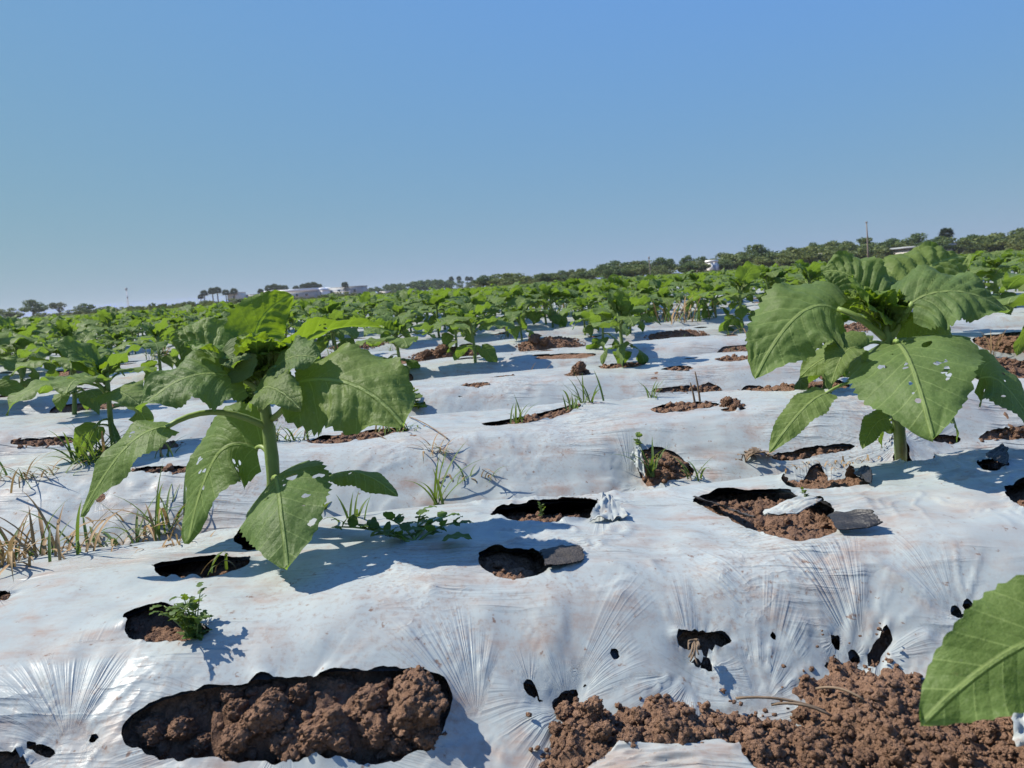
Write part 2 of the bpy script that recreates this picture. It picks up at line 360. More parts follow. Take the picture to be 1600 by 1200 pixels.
for pts, pk in [
    ([(235, 888), (275, 878), (330, 867), (396, 865), (392, 878), (365, 893), (330, 903), (285, 906), (250, 898)], .6),
    ([(362, 840), (395, 833), (418, 836), (420, 848), (392, 857), (372, 852)], .4),
    ([(190, 970), (200, 952), (230, 942), (262, 942), (280, 955), (320, 975), (330, 990), (290, 998), (240, 999), (205, 995)], .9),
    ([(760, 800), (790, 788), (880, 779), (935, 783), (932, 800), (905, 818), (850, 818), (780, 812)], .7),
    ([(740, 868), (765, 858), (830, 858), (850, 870), (870, 880), (850, 900), (800, 902), (760, 890)], .3),
    ([(1074, 778), (1130, 763), (1220, 763), (1250, 775), (1290, 790), (1308, 805), (1312, 830), (1270, 846), (1220, 845), (1180, 825), (1110, 795)], .8),
    ([(1220, 745), (1250, 730), (1300, 726), (1335, 745), (1362, 748), (1360, 762), (1280, 763), (1225, 758)], .8),
    ([(1392, 700), (1425, 702), (1472, 718), (1440, 726), (1400, 722)], 1.4),
    ([(1445, 686), (1500, 680), (1502, 694), (1450, 697)], .6),
    ([(1520, 725), (1545, 715), (1580, 725), (1570, 735), (1530, 735)], .5),
    ([(1555, 695), (1630, 690), (1630, 708), (1560, 706)], .4),
    ([(1570, 765), (1595, 754), (1640, 755), (1640, 800), (1600, 796), (1576, 782)], .4),
    ([(-30, 925), (14, 921), (20, 930), (0, 945), (-30, 950)], 1.2),
    ([(188, 1130), (220, 1105), (300, 1075), (400, 1060), (560, 1054), (690, 1051), (703, 1075), (705, 1120), (690, 1160), (650, 1183), (560, 1192), (420, 1195), (300, 1191), (215, 1175), (192, 1150)], .5),
    ([(30, 1150), (50, 1142), (75, 1145), (88, 1160), (60, 1170), (40, 1165)], 1.0),
    ([(124, 1136), (150, 1132), (153, 1147), (130, 1148)], 1.2),
    ([(-40, 1165), (20, 1164), (45, 1180), (53, 1196), (40, 1235), (-40, 1235)], .8),
    ([(1055, 985), (1070, 973), (1120, 970), (1142, 980), (1138, 993), (1100, 998), (1062, 997)], 1.0),
    ([(812, 1055), (830, 1050), (841, 1068), (836, 1081), (820, 1075)], 1.0),
    ([(861, 1079), (878, 1062), (901, 1055), (905, 1068), (890, 1085), (868, 1089)], 1.3),
    ([(904, 1052), (918, 1048), (921, 1058), (909, 1066)], .8),
    ([(1352, 992), (1373, 957), (1394, 955), (1387, 985), (1366, 1009)], 1.0),
    ([(988, 706), (1000, 695), (1040, 694), (1066, 710), (1087, 735), (1075, 747), (1012, 752), (1006, 735)], 1.6),
    ([(745, 662), (800, 655), (850, 645), (905, 630), (908, 638), (880, 650), (820, 661), (770, 665)], .6),
    ([(470, 690), (520, 679), (600, 671), (640, 668), (640, 674), (560, 687), (500, 695)], .4),
    ([(1196, 716), (1250, 700), (1320, 698), (1345, 704), (1290, 712), (1230, 722)], .3),
    ([(1130, 607), (1220, 600), (1325, 600), (1330, 608), (1230, 614), (1140, 613)], .3),
    ([(1520, 690), (1555, 668), (1640, 660), (1640, 680), (1560, 690)], .4),
    ([(1540, 565), (1640, 560), (1640, 590), (1560, 592), (1520, 580)], .3),
    ([(1510, 530), (1560, 520), (1640, 520), (1640, 550), (1540, 552)], .3),
    ([(0, 690), (60, 682), (120, 684), (110, 694), (40, 698)], .3),
    ([(190, 735), (240, 728), (300, 728), (310, 736), (240, 742)], .3),
]: hole_px(pts, pk)
for pts in [[(320, 660), (380, 652), (440, 650), (445, 657), (380, 664), (330, 667)], [(60, 640), (120, 630), (200, 628), (205, 636), (130, 642)], [(1000, 610), (1060, 604), (1110, 604), (1112, 610), (1050, 616)], [(820, 560), (880, 552), (930, 550), (935, 556), (870, 563)], [(520, 570), (590, 562), (650, 560), (655, 567), (590, 573)], [(1100, 545), (1180, 538), (1230, 538), (1232, 545), (1160, 552)], [(1010, 640), (1050, 630), (1110, 626), (1130, 632), (1080, 642), (1030, 646)]]: hole_px(pts, .2)
for a in [(962, 1014, 5), (905, 1035, 3), (1022, 1098, 5), (1305, 972, 10), (1331, 988, 7), (1298, 1006, 8), (1311, 1001, 8), (1339, 1020, 14), (1455, 1027, 6), (1492, 935, 7), (1516, 933, 8), (1514, 946, 4), (1483, 975, 5), (1468, 966, 3), (1508, 975, 8), (1209, 977, 5), (1268, 1035, 5), (1252, 1052, 3), (1269, 1062, 3), (1084, 1012, 7), (1103, 1015, 8), (1168, 1000, 3), (843, 1081, 4), (885, 1093, 8), (155, 775, 9), (1167, 880, 2), (1290, 870, 2)]:
    hole_dot(*a)
for (px, py, rx, seed) in [(740, 600, 21, 1), (785, 588, 18, 2), (1058, 575, 24, 4), (1078, 560, 13, 5), (970, 571, 42, 6), (625, 592, 22, 7), (540, 590, 30, 8), (470, 600, 20, 9), (300, 600, 30, 10), (110, 585, 30, 11), (1150, 560, 30, 12), (1300, 580, 26, 13), (1110, 612, 20, 14), (1060, 632, 22, 15), (1145, 640, 20, 16), (1290, 607, 25, 17), (178, 702, 24, 18), (500, 560, 25, 19), (720, 622, 4, 20), (900, 583, 20, 21), (1200, 650, 3, 22)]:
    u, n = hun(px, py); d = np.linalg.norm(hit(px, py)-CAM); hole_un(u, n, rx*d/FPX, rx*d/FPX*.75, seed)
for k in range(3, 9):             # planting holes of the farther beds, two rows to a bed
    c = C0+k*PITCHB
    for u in np.arange(-.75*c-1, .75*c+1.5, .34):
        for row in (-.11, .11):
            if random.random() < .72: hole_un(u+random.uniform(-.08, .08), c+row+random.uniform(-.03, .03), random.uniform(.04, .075), random.uniform(.03, .055), random.random()*50, 0)
# places where the film is drawn down and pleated: (u, n, radius, depth, pleats)
PINCH = []
for px, py, rad, dep, npl in [(885, 1078, .055, .016, 22), (1085, 1035, .05, .012, 26), (1300, 1060, .10, .022, 40), (1350, 1000, .07, .020, 30), (1500, 960, .06, .014, 24), (105, 1150, .06, .008, 26), (745, 1120, .05, .012, 28), (985, 735, .06, .016, 26), (1408, 712, .11, -.026, 34), (940, 795, .05, -.012, 22), (225, 985, .03, .006, 20), (1000, 740, .05, .010, 20), (1190, 1075, .05, .010, 24)]:
    u, n = hun(px, py); PINCH.append((u, n, rad, dep, npl, px))
DENTS = [(*hun(px, py), r, h) for px, py, r, h in [(675, 922, .010, .006), (970, 935, .012, .005), (1350, 790, .03, .012), (1280, 785, .02, .010), (1130, 900, .03, .006), (860, 940, .03, .006), (560, 960, .03, .006), (120, 930, .04, .007), (500, 1010, .02, .004), (1230, 900, .012, .004), (760, 960, .02, .004), (330, 930, .03, .006), (960, 770, .02, .01), (1440, 850, .04, .006), (640, 990, .02, .005), (1060, 860, .02, .004)]]
HEAPS = []                        # loose soil lying over the film: (u, n, ru, rn, top z above film)
def heap_px(px, py, rx, rn, h, lift=0):
    P = hit(px, py); u, n = un(P[:2]); HEAPS.append((u, n, rx*np.linalg.norm(P-CAM)/FPX, rn, h))
for a in [(700, 556, 52, .07, .030), (862, 542, 46, .08, .035), (1340, 512, 60, .05, .02), (905, 584, 13, .03, .02), (1560, 578, 40, .06, .03), (1145, 634, 14, .03, .020), (1200, 545, 40, .05, .018), (230, 700, 40, .04, .012), (560, 540, 40, .05, .02), (430, 560, 35, .05, .02), (1060, 525, 40, .05, .02)]:
    heap_px(*a)
for px, py, rx, rn, h in [(1390, 1140, 105, .070, .046), (1230, 1215, 160, .055, .034), (1060, 1205, 150, .050, .036), (920, 1190, 70, .042, .036), (1490, 1205, 140, .060, .036), (1610, 1180, 130, .060, .038), (1170, 1180, 40, .025, .010)]:
    heap_px(px, py, rx, rn, h)
FILL = [(*hun(px, py), r0, dep) for px, py, r0, dep in [(800, 890, .035, .004), (895, 803, .030, .006), (1130, 788, .05, .006), (1245, 832, .06, .004), (1300, 754, .035, .005), (1050, 738, .05, .006), (300, 990, .02, .008), (1592, 782, .03, .006), (1540, 680, .05, .004), (340, 898, .02, .010), (640, 1165, .05, .008), (470, 1180, .08, .008)]]
def hole_field(u, n, marg=.12):
    d = np.full(u.shape, 1.0); wr = np.zeros(u.shape)
    for h in HOLES:
        m = (np.abs(u-h.c[0]) < h.r+marg) & (np.abs(n-h.c[1]) < h.r+marg)
        if not m.any(): continue
        s = poly_sdf(u[m], n[m], h.P); d[m] = np.minimum(d[m], s)
        if h.puck:
            th = np.arctan2(n[m]-h.c[1], u[m]-h.c[0]); npl = 22+int(h.r*420)
            fall = np.exp(-np.maximum(s, 0)/(.010+.10*h.r))*sm(-.02, .01, s)
            wr[m] += h.puck*(.0018*((1-np.abs(vn(th*npl/6.0, h.c[0]*9, h.c[1]*5)))**5-.3)*sm(-.3, .3, vn(th*1.4, h.c[1]*7, 3))-.003*np.exp(-np.maximum(s, 0)/.010))*fall+(.010*min(1, h.r/.03)*np.exp(-np.maximum(s, 0)/.006)*np.maximum(0, vn(th*2.6+h.c[0]*7, h.c[1]*9)-.15)*sm(-.02, .0, s) if h.r > .018 and h.c[1] < 2.4 else 0)
    return d, wr
def pleat_field(u, n):            # direction round the nearest hole or tuck (for fine radial creases) and its strength
    w = np.zeros(u.shape); w2 = np.zeros(u.shape); D = np.zeros(u.shape+(3,))
    def take(m, cu, cn, wt, npl, sd):
        th = np.arctan2(n[m]-cn, u[m]-cu); wt = wt*sm(-.25, .45, vn(th*1.25+sd, sd*1.7)); K = npl/6.283*1.25
        ii = np.nonzero(m)[0]; b = wt > w[m]; idx = ii[b]; w2[idx] = w[idx]; w2[ii[~b]] = np.maximum(w2[ii[~b]], wt[~b]); w[idx] = wt[b]
        D[idx] = np.stack([np.cos(th[b])*K, np.sin(th[b])*K, np.full(b.sum(), sd*3.1)], 1)
    for i, h in enumerate(HOLES):
        m = (np.abs(u-h.c[0]) < h.r+.11) & (np.abs(n-h.c[1]) < h.r+.11)
        if h.puck and m.any():
            q = poly_sdf(u[m], n[m], h.P); take(m, h.c[0], h.c[1], min(1, h.puck)*np.exp(-np.maximum(q, 0)/(.012+.10*h.r)), 34+h.r*700, i+.37)
    for i, (pu, pn, rad, dep, npl, sd) in enumerate(PINCH):
        r = np.hypot(u-pu, n-pn); m = r < rad*2.8
        if m.any(): ta = np.arctan2(n[m]-pn, u[m]-pu); rr = r[m]/rad*(1+.55*vn(ta*3.1, i*7.7)); take(m, pu, pn, 1.15*np.exp(-((rr-.7)/.85)**2)*sm(.05, .3, rr), npl*2.1, i+70.3)
    return D, np.maximum(0, w-1.15*w2-.06)
def film_z(u, n, detail=1.0):
    z = base_z(u, n); k = bed_of(n); s = n-C0-k*PITCHB
    z = z+.0055*fbm(u*9, n*9, 1.5, 3)*sm(.46, .3, np.abs(s))
    for (pu, pn, rad, dep, npl, sd) in PINCH:
        du, dn = u-pu, n-pn; r = np.hypot(du, dn); m = r < rad*2.6
        if not m.any(): continue
        th = np.arctan2(dn[m], du[m]); rr = r[m]/rad
        am = .0024*min(1, rad/.05)*np.exp(-((rr-.75)/.6)**2)*sm(.05, .4, rr)
        z[m] += -dep*np.exp(-rr**1.5*1.3)+am*1.6*((1-np.abs(vn(th*npl/6.0, rr*.9+sd, sd*.7)))**5-.25)*sm(-.25, .35, vn(th*1.3+sd, sd*.13))
    for (pu, pn, r0, h) in DENTS:
        r2 = ((u-pu)**2+(n-pn)**2)/r0**2; z = z+h*np.exp(-np.sqrt(r2+.02)*1.4)
    if detail:
        pm = sm(-.05, .45, vn(u*2.3, n*6, 31+k)); sl = .35+.9*sm(.12, .28, np.abs(s))
        w1 = 1-np.abs(vn(u*2.2+.6*vn(u*4, n*20), n*46+1.5*vn(u*3, n*8), 12.5)); w2 = vn(u*5, n*120+2*vn(u*6, n*9), 4.4)
        z = z+detail*(.0026*(w1**7-.2)*pm*sl+.0006*w2*pm*sl)
        cr = 1-np.abs(vn(u*26+2*vn(u*15, n*15), n*30+2*vn(u*13, n*14, 5), 7.7))     # crumpled patches
        z = z+detail*.0034*(cr**6-.15)*sm(.15, .5, vn(u*4.4, n*4.4, 55))
    return z
def soil_z(u, n, hf=None):
    k = bed_of(n); s = n-C0-k*PITCHB; a = np.abs(s)
    near = sm(1.7, 1.2, n); z = base_z(u, n)-(.004+.008*near)*sm(.44, .34, a)-.004-.007*near+(.007+.009*near)*vn(u*11, n*11, 3.3)
    fur = -.122+.014*fbm(u*6, n*6, 8.8, 3)
    z = np.maximum(z, fur-.5*sm(.40, .30, a))
    bz = base_z(u, n)
    for (hu, hn, ru, rn, h) in HEAPS:
        q = ((u-hu)/ru)**2+((n-hn)/rn)**2; m = q < 4
        if not m.any(): continue
        zz = bz[m]+h*(1.25*np.exp(-q[m]*1.1)-.25)+.007*fbm(u[m]*30, n[m]*30, 2.1, 3)*np.exp(-q[m]*.9)
        z[m] = np.maximum(z[m], zz-.08*sm(1.3, 3.0, q[m]))
    for (pu, pn, rad, dep, npl, sd) in PINCH:
        r = np.hypot(u-pu, n-pn); m = r < rad*2.6
        if dep > 0 and m.any(): z[m] -= dep*np.exp(-(r[m]/rad)**1.5*1.3)*1.1
    for (hu, hn, r0, dep) in FILL:
        q = ((u-hu)**2+(n-hn)**2)/r0**2; m = q < 6
        if m.any(): z[m] = np.maximum(z[m], bz[m]-dep-.012*q[m])
    t = TEAR; m = (np.abs(u-t.c[0]) < t.r+.05) & (np.abs(n-t.c[1]) < t.r+.05)
    if m.any(): z[m] -= .020*sm(.02, -.03, poly_sdf(u[m], n[m], t.P))*sm(.02, -.02, vn(u[m]*14, n[m]*14, 1)-.3)
    f = fbm(u*45, n*45, 4.2, 4, .6); rg = 1-np.abs(fbm(u*70, n*70, 9.2, 3, .6))
    return z+(.0042*f+.0050*rg-.004)*(.6+.4*near)+.0022*fbm(u*190, n*190, 6.1, 2, .6)
TEAR = HOLES[13]
LIM = lambda n: (-.56*n-.45, 1.08*n+.5)
BEDLABEL = {0: 'white plastic mulch film on the front bed, torn open beside two large seedlings', 1: 'white plastic mulch film on the second bed, behind the bed with the long tear', 2: 'white plastic mulch film on the third bed, with soil heaps along its back edge'}
nearlabels = ['fourth', 'fifth', 'sixth', 'seventh', 'eighth', 'ninth']
def build_bed(k):
    c = C0+k*PITCHB; du, dn = {-1: (.02, .02), 0: (.0040, .0038), 1: (.007, .006), 2: (.012, .010), 3: (.018, .014)}.get(k, (.03, .022) if k < 9 else ((.08, .05) if k < 22 else (.3, .07)))
    lo, hi = LIM(c+.4)
    if k == -1: lo, hi = -1.0, 1.2
    us = np.arange(lo, hi, du); ns = np.arange(c-.424, c+.424, dn)
    U, Nn = np.meshgrid(us, ns, indexing='ij'); u, n = U.ravel(), Nn.ravel()
    z = film_z(u, n, 1.0 if k < 4 else (.6 if k < 9 else 0)); T = grid(len(us), len(ns))
    d, wr = hole_field(u, n) if k < 9 else (np.ones(len(u)), 0)
    if k < 3: d = d+.0011*vn(u*160, n*160)+.0026*vn(u*52, n*52, 7)+.0016*vn(u*110, n*110, 3)
    z = z+wr
    if k < 0: d = np.ones(len(u))
    x, y = xy(u, n); V = np.stack([x, y, z], 1); D, pw = pleat_field(u, n) if 0 <= k < 3 else (np.zeros((len(u), 3)), np.zeros(len(u)))
    V = np.concatenate([V, D, pw[:, None]], 1)
    if k < 9: V, T = clip(V, T, d)
    V, D, pw = V[:, :3], V[:, 3:6], V[:, 6]
    if k in BEDLABEL: lab = BEDLABEL[k]
    elif k == -1: lab = 'white plastic mulch film in front of the bare soil furrow'
    elif k < 9: lab = 'white plastic mulch film on the %s bed back from the long tear' % nearlabels[k-3]
    else: lab = 'distant white plastic mulch film on a bed hidden between seedling rows'
    t = thing('mulch_film', lab, 'mulch film', (*xy(0, c), 0), 0, None if k < 9 else 'far mulched beds')
    off = np.array([*xy(0, c), 0]); obj('film_sheet', V-off, T, M_FILM, t, attrs={'pleat_dir': D, 'pleat': pw})
    if -1 < k < 4:                # the black underside of the two-coloured film
        st = 3 if k == 0 else 2
        us2, ns2 = us[::st], ns[::st]; U, Nn = np.meshgrid(us2, ns2, indexing='ij'); u, n = U.ravel(), Nn.ravel()
        d, wr = hole_field(u, n); z = film_z(u, n, 0)+wr-.0065; x, y = xy(u, n)
        V, T = clip(np.stack([x, y, z], 1), grid(len(us2), len(ns2)), d-.003); obj('film_underside', V-off, T, M_BLACK, t)
    return t
tick('BEDS = {')
BEDS = {k: build_bed(k) for k in list(range(-1, 30))}
tick('--------------- soil')
# ------------------------------------------------------------------ soil
def soil_patch(name, n0, n1, du, dn, lim=None):
    lo, hi = lim or LIM(n1); us = np.arange(lo, hi, du); ns = np.arange(n0, n1, dn)
    U, Nn = np.meshgrid(us, ns, indexing='ij'); u, n = U.ravel(), Nn.ravel()
    d, _ = hole_field(u, n, .1); s = np.abs(n-C0-bed_of(n)*PITCHB); need = (d < .055) | (s > .28)
    for (hu, hn, ru, rn, h) in HEAPS: need |= ((u-hu)/ru)**2+((n-hn)/rn)**2 < 3
    T = grid(len(us), len(ns)); T = T[need[T].any(1)]; used = np.unique(T); m = np.zeros(len(u), int); m[used] = np.arange(len(used))
    u, n = u[used], n[used]; x, y = xy(u, n)
    o = obj(name, np.stack([x, y, soil_z(u, n)], 1), m[T], M_SOIL); tag(o, kind='structure'); return o
soil_patch('bed_soil', .45, 1.36, .0040, .0040, (-.85, 1.15))
soil_patch('bed_soil', 1.36, 2.24, .008, .008)
soil_patch('bed_soil', 2.24, 4.8, .016, .016)
soil_patch('bed_soil', 4.8, 9.0, .04, .035)
G = []; radii = np.concatenate([[0], np.geomspace(.5, 1500, 60)]); ang = np.linspace(0, 2*np.pi, 73)[:-1]
gv = [(r*math.cos(a), r*math.sin(a), -.16-.0*r) for r in radii[1:] for a in ang]; gv.append((0, 0, -.16)); gf = []
for i in range(len(radii)-2):
    for j in range(72): gf += [(i*72+j, i*72+(j+1) % 72, (i+1)*72+(j+1) % 72), (i*72+j, (i+1)*72+(j+1) % 72, (i+1)*72+j)]
gf += [(len(gv)-1, (j+1) % 72, j) for j in range(72)]
tag(obj('ground', np.array(gv), np.array(gf)[:, ::-1], M_SOILFAR), kind='structure')

def clod_mesh(seed):              # a lump with smaller crumbs stuck all over it
    r = np.random.default_rng(int(seed*91)); V, F = ico(4); q = seed*13.7
    rad = lambda D: 1+.30*fbm(D[:, 0]*1.2+q, D[:, 1]*1.2, D[:, 2]*1.2, 2)+.14*fbm(D[:, 0]*4+q, D[:, 1]*4, D[:, 2]*4, 3, .7)
    parts = [(V*(rad(V)*.93)[:, None], F)]; B, G_ = ico(2); D = nrm(r.normal(size=(190, 3))); rr = rad(D)
    for d, l in zip(D, rr):
        c = r.uniform(.05, .12)*(1.9 if r.random() < .16 else 1); k = r.random()*50
        parts.append((B*(1+.5*vn(B[:, 0]*1.9+k, B[:, 1]*1.9, B[:, 2]*1.9))[:, None]*c*np.array([1, 1, .8])+d*(l*.95-c*.15), G_))
    V, F = merge(parts); return V*np.array([1, .92, .78]), F
CLODS = []
for i in range(8):
    V, F = clod_mesh(i+1); me = obj('soil_clod', V, F, M_SOIL); CLODS.append(me.data); bpy.data.objects.remove(me)
def clod(px, py, rpx, label, group, sink=.3):
    P = hit(px, py, lambda u, n: soil_z(u, n)); r = rpx*np.linalg.norm(P-CAM)/FPX
    o = link('soil_clod', CLODS[len(bpy.data.objects) % 8]); o.location = P+np.array([0, 0, r*(.75-sink)]); o.scale = (r, r, r); o.rotation_euler = (random.uniform(-.5, .5), random.uniform(-.5, .5), random.uniform(0, 6))
    tag(o, label, 'soil clod', group)
for a in [(655, 1120, 46), (585, 1100, 26), (592, 1150, 26), (675, 1165, 24), (470, 1095, 17), (455, 1170, 30), (510, 1160, 38), (420, 1130, 32), (370, 1118, 20), (365, 1090, 15), (243, 1152, 20), (285, 1150, 22), (318, 1172, 16), (285, 1125, 12), (315, 1100, 10), (372, 1165, 22), (530, 1180, 24), (440, 1075, 9), (560, 1120, 14), (255, 1175, 12), (620, 1178, 20)]:
    lab = {(655, 1120, 46): 'largest round soil clod, at the square end of the long tear', (585, 1100, 26): 'rough soil clod just left of the largest round one', (592, 1150, 26): 'pale topped soil clod leaning under the rough one', (243, 1152, 20): 'soil clod at the pointed end of the long tear', (510, 1160, 38): 'wide low soil clod at the lower lip of the long tear'}.get(a)
    clod(*a, lab or 'brown soil clod inside the long tear of the front bed film', None if lab else 'clods in the long tear')
for a in [(880, 1120, 24), (925, 1115, 26), (940, 1150, 22), (985, 1165, 26), (1040, 1140, 26), (1090, 1155, 18), (1130, 1135, 17), (1000, 1125, 18), (1180, 1180, 22), (1150, 1155, 14), (1450, 1155, 22), (1400, 1185, 24), (1310, 1150, 16), (1540, 1150, 22), (1250, 1120, 14), (1290, 1080, 12), (960, 1188, 22), (1060, 1185, 18), (1350, 1190, 20), (1500, 1185, 24), (1570, 1180, 18), (870, 1145, 18)]:
    lab = {(925, 1115, 26): 'knobbly soil clod standing against the pleated film edge', (880, 1120, 24): 'soil clod at the narrow end of the bare furrow', (1450, 1155, 22): 'soil clod beside the tip of the hanging leaf'}.get(a)
    a = (a[0], a[1], a[2]*.7)
    clod(*a, lab or 'brown soil clod in the bare furrow in front of the front bed', None if lab else 'clods in the bare furrow')
for a in [(905, 580, 11), (836, 535, 10), (850, 538, 9), (880, 545, 7), (690, 552, 10), (665, 557, 8), (720, 554, 9), (740, 558, 7), (700, 560, 8), (1136, 632, 9), (1148, 637, 6)]:
    clod(*a, 'brown soil clod on a soil heap over the film farther back', 'clods on the soil heaps')
# crumbs too many to count
def crumbs():
    parts = []; lowV, lowF = ico(1); midV, midF = ico(2)
    def put(u, n, z, r):
        B, F = (midV, midF) if r > .003 else (lowV, lowF)
        s = random.random()*99; V = B*(1+.6*vn(B[:, 0]*1.9+s, B[:, 1]*1.9, B[:, 2]*1.9+s))[:, None]*r*np.array([1, .9, .75])
        a = random.random()*6.3; ca, sa = math.cos(a), math.sin(a)
        V = V@np.array([[ca, sa, 0], [-sa, ca, 0], [0, 0, 1]]); x, y = xy(u, n); parts.append((V+np.array([x, y, z+r*.2]), F))
    cnt = 0
    spots = [(h.c, h.P, h.r) for h in HOLES if h.c[1] < 3.2 and h.r > .012]
    for c, P, r in spots:
        k = int(min(500, 22000*r*r)+12)
        uu = c[0]+RNG.uniform(-r, r, k*2); nn = c[1]+RNG.uniform(-r, r, k*2); keep = poly_sdf(uu, nn, P) < .004
        uu, nn = uu[keep], nn[keep]; zz = soil_z(uu.copy(), nn.copy()) if len(uu) else []
        for u, n, z in zip(uu, nn, zz): put(u, n, z, random.choice([.001, .0013, .0016, .002, .002, .003, .004, .006])*(1 if c[1] < 1.4 else 1.6))
    for (hu, hn, ru, rn, h) in HEAPS:
        k = int(min(2600, 110000*ru*rn)+40)
        a = RNG.uniform(0, 6.283, k); q = np.sqrt(RNG.uniform(0, 1, k))*1.35
        uu, nn = hu+ru*q*np.cos(a), hn+rn*q*np.sin(a); zs = soil_z(uu.copy(), nn.copy()); zf = base_z(uu, nn)
        for u, n, z, f in zip(uu, nn, zs, zf):
            if z > f-.004: put(u, n, z, random.choice([.0009, .0011, .0013, .0015, .0018, .002, .0025, .003, .0045])*(1 if hn < 1.4 else 1.4))
            elif random.random() < .1: put(u, n, f+.001, random.choice([.0015, .002, .003]))
    k = 5200; uu = RNG.uniform(-.1, .9, k); nn = RNG.uniform(.5, .72, k); zs = soil_z(uu.copy(), nn.copy()); zf = film_z(uu.copy(), nn.copy(), 0)
    for u, n, z, f in zip(uu, nn, zs, zf):
        if z > f-.003: put(u, n, z, random.choice([.0009, .0012, .0015, .002, .0025, .0035]))
    V, F = merge(parts); tag(obj('soil_crumbs', V, F, M_SOIL), 'loose brown soil crumbs in the film holes, heaps and furrow', 'soil crumbs', kind='stuff')
crumbs()
tick('------- loose pieces')
# ------------------------------------------------------------------ loose pieces of film
def flap(parent, pts, mat_, amp=.003, name='film_flap', seed=1, lift=0.0, thick=.0012, nu=22, nv=14, fs=4, ft=4, rnd=.85):
    # four corner points (world) -> a slightly crumpled sheet with thickness
    A, B, C_, D = [np.asarray(p, float) for p in pts]
    s = np.linspace(0, 1, nu)[:, None, None]; t = np.linspace(0, 1, nv)[None, :, None]
    s = .5+(s-.5)*np.sqrt(1-(rnd*t)**2); P = (A*(1-s)*(1-t)+B*s*(1-t)+C_*s*t+D*(1-s)*t).reshape(-1, 3); nn = nrm(np.cross(B-A, D-A)); nn = nn if nn[2] > 0 else -nn
    S, T_ = np.meshgrid(np.linspace(0, 1, nu), np.linspace(0, 1, nv), indexing='ij'); S, T_ = S.ravel(), T_.ravel()
    h = amp*(fbm(S*fs+seed, T_*ft, seed*2.2, 3)+1.2*(1-np.abs(vn(S*fs*1.7+seed, T_*ft*.8+2*vn(S*fs*.7, T_*ft*.7, 8), seed))))+lift*np.sin(np.pi*S)*np.sin(np.pi*T_)
    edge = .05*fbm(S*9+seed, T_*9, 5, 3)*np.linalg.norm(D-A); e = ((S < .01) | (S > .99) | (T_ < .01) | (T_ > .99))
    P = P+h[:, None]*nn+(edge*e)[:, None]*nrm(D-A)
    Q = P-nn*thick; F1 = quads(nu, nv); F = np.concatenate([F1, F1[:, ::-1]+nu*nv]); V = np.concatenate([P, Q])
    if isinstance(parent, str): return V, F
    off = np.array(parent.location); return obj(name, V-off, F, mat_, parent)
def S(px, py, up=0.0):            # a point on the film under a pixel, lifted by up along the sight line's ground point
    P = hit(px, py); u, n = un(P[:2]); return np.array([P[0], P[1], base_z(u, n)+.004+up])
b0, b1 = BEDS[0], BEDS[1]
flap(b0, [S(843, 872, .004), S(855, 897, .006), S(918, 895, .004), S(905, 858, .006)], M_DRYFLAP, .0012, 'dusty_flap', 3)['label'] = 'dusty brown dry flap folded beside the hole'
flap(b0, [S(1292, 812, .002), S(1312, 838, .004), S(1388, 842, .010), S(1352, 824, .024)], M_BLACK, .0012, 'black_flap', 5)['label'] = 'folded back flap showing the black underside'
flap(b0, [S(1192, 808, .002), S(1205, 818, .004), S(1290, 808, .012), S(1262, 800, .024)], M_FILM, .004, 'crumpled_flap', 9)
flap(b0, [S(922, 818, .0), S(985, 818, .004), S(965, 800, .010), S(938, 800, .026)], M_FILM, .0035, 'crumpled_flap', 11)
flap(b0, [S(1082, 782, .002), S(1170, 816, .004), S(1200, 822, .0), S(1100, 776, -.01)], M_DRYFLAP, .0015, 'dusty_flap', 15)
flap(b0, [S(1335, 745, .0), S(1362, 765, .004), S(1366, 752, .014), S(1345, 742, .012)], M_BLACK, .0015, 'black_flap', 16)
flap(b0, [S(1395, 712, .012), S(1365, 716, .0), S(1380, 700, .006), S(1398, 700, .026)], M_FILM, .006, 'crumpled_flap', 18)
flap(b1, [S(985, 720, .0), S(1008, 752, .0), S(1010, 740, .012), S(995, 705, .016)], M_FILM, .006, 'crumpled_flap', 19)
flap(b0, [S(1540, 720, .004), S(1572, 735, .004), S(1580, 722, .016), S(1560, 716, .02)], M_BLACK, .0015, 'black_flap', 21)
def soilpt(px, py, up=0.0):
    P = hit(px, py, lambda u, n: soil_z(u, n)); return P+np.array([0, 0, up])
a_, b_, c_, d_ = soilpt(860, 1196, .004), soilpt(1190, 1194, .002), soilpt(1150, 1180, .014), soilpt(960, 1184, .012)
V, F = flap('x', [a_+np.array([0, -.05, 0]), b_+np.array([0, -.05, 0]), c_, d_], M_FILM, .0026, seed=23, lift=.008, nu=60, nv=40, fs=2.2, ft=9, rnd=.3)
t = thing('film_scrap', 'torn strip of white film lying in the bare furrow soil', 'film scrap', a_); obj('film_sheet', V-a_, F, M_FILM, t)
a_ = soilpt(1592, 1172, .01); V, F = flap('x', [a_+np.array([-.012, -.01, 0]), a_+np.array([.05, -.012, 0]), a_+np.array([.05, .03, .02]), a_+np.array([.0, .02, .035])], M_FILM, .006, seed=27)
t = thing('film_scrap', 'small white film scrap poking out of soil below the big green leaf', 'film scrap', a_); obj('film_sheet', V-a_, F, M_FILM, t)
tick('--- sunflower leaves')
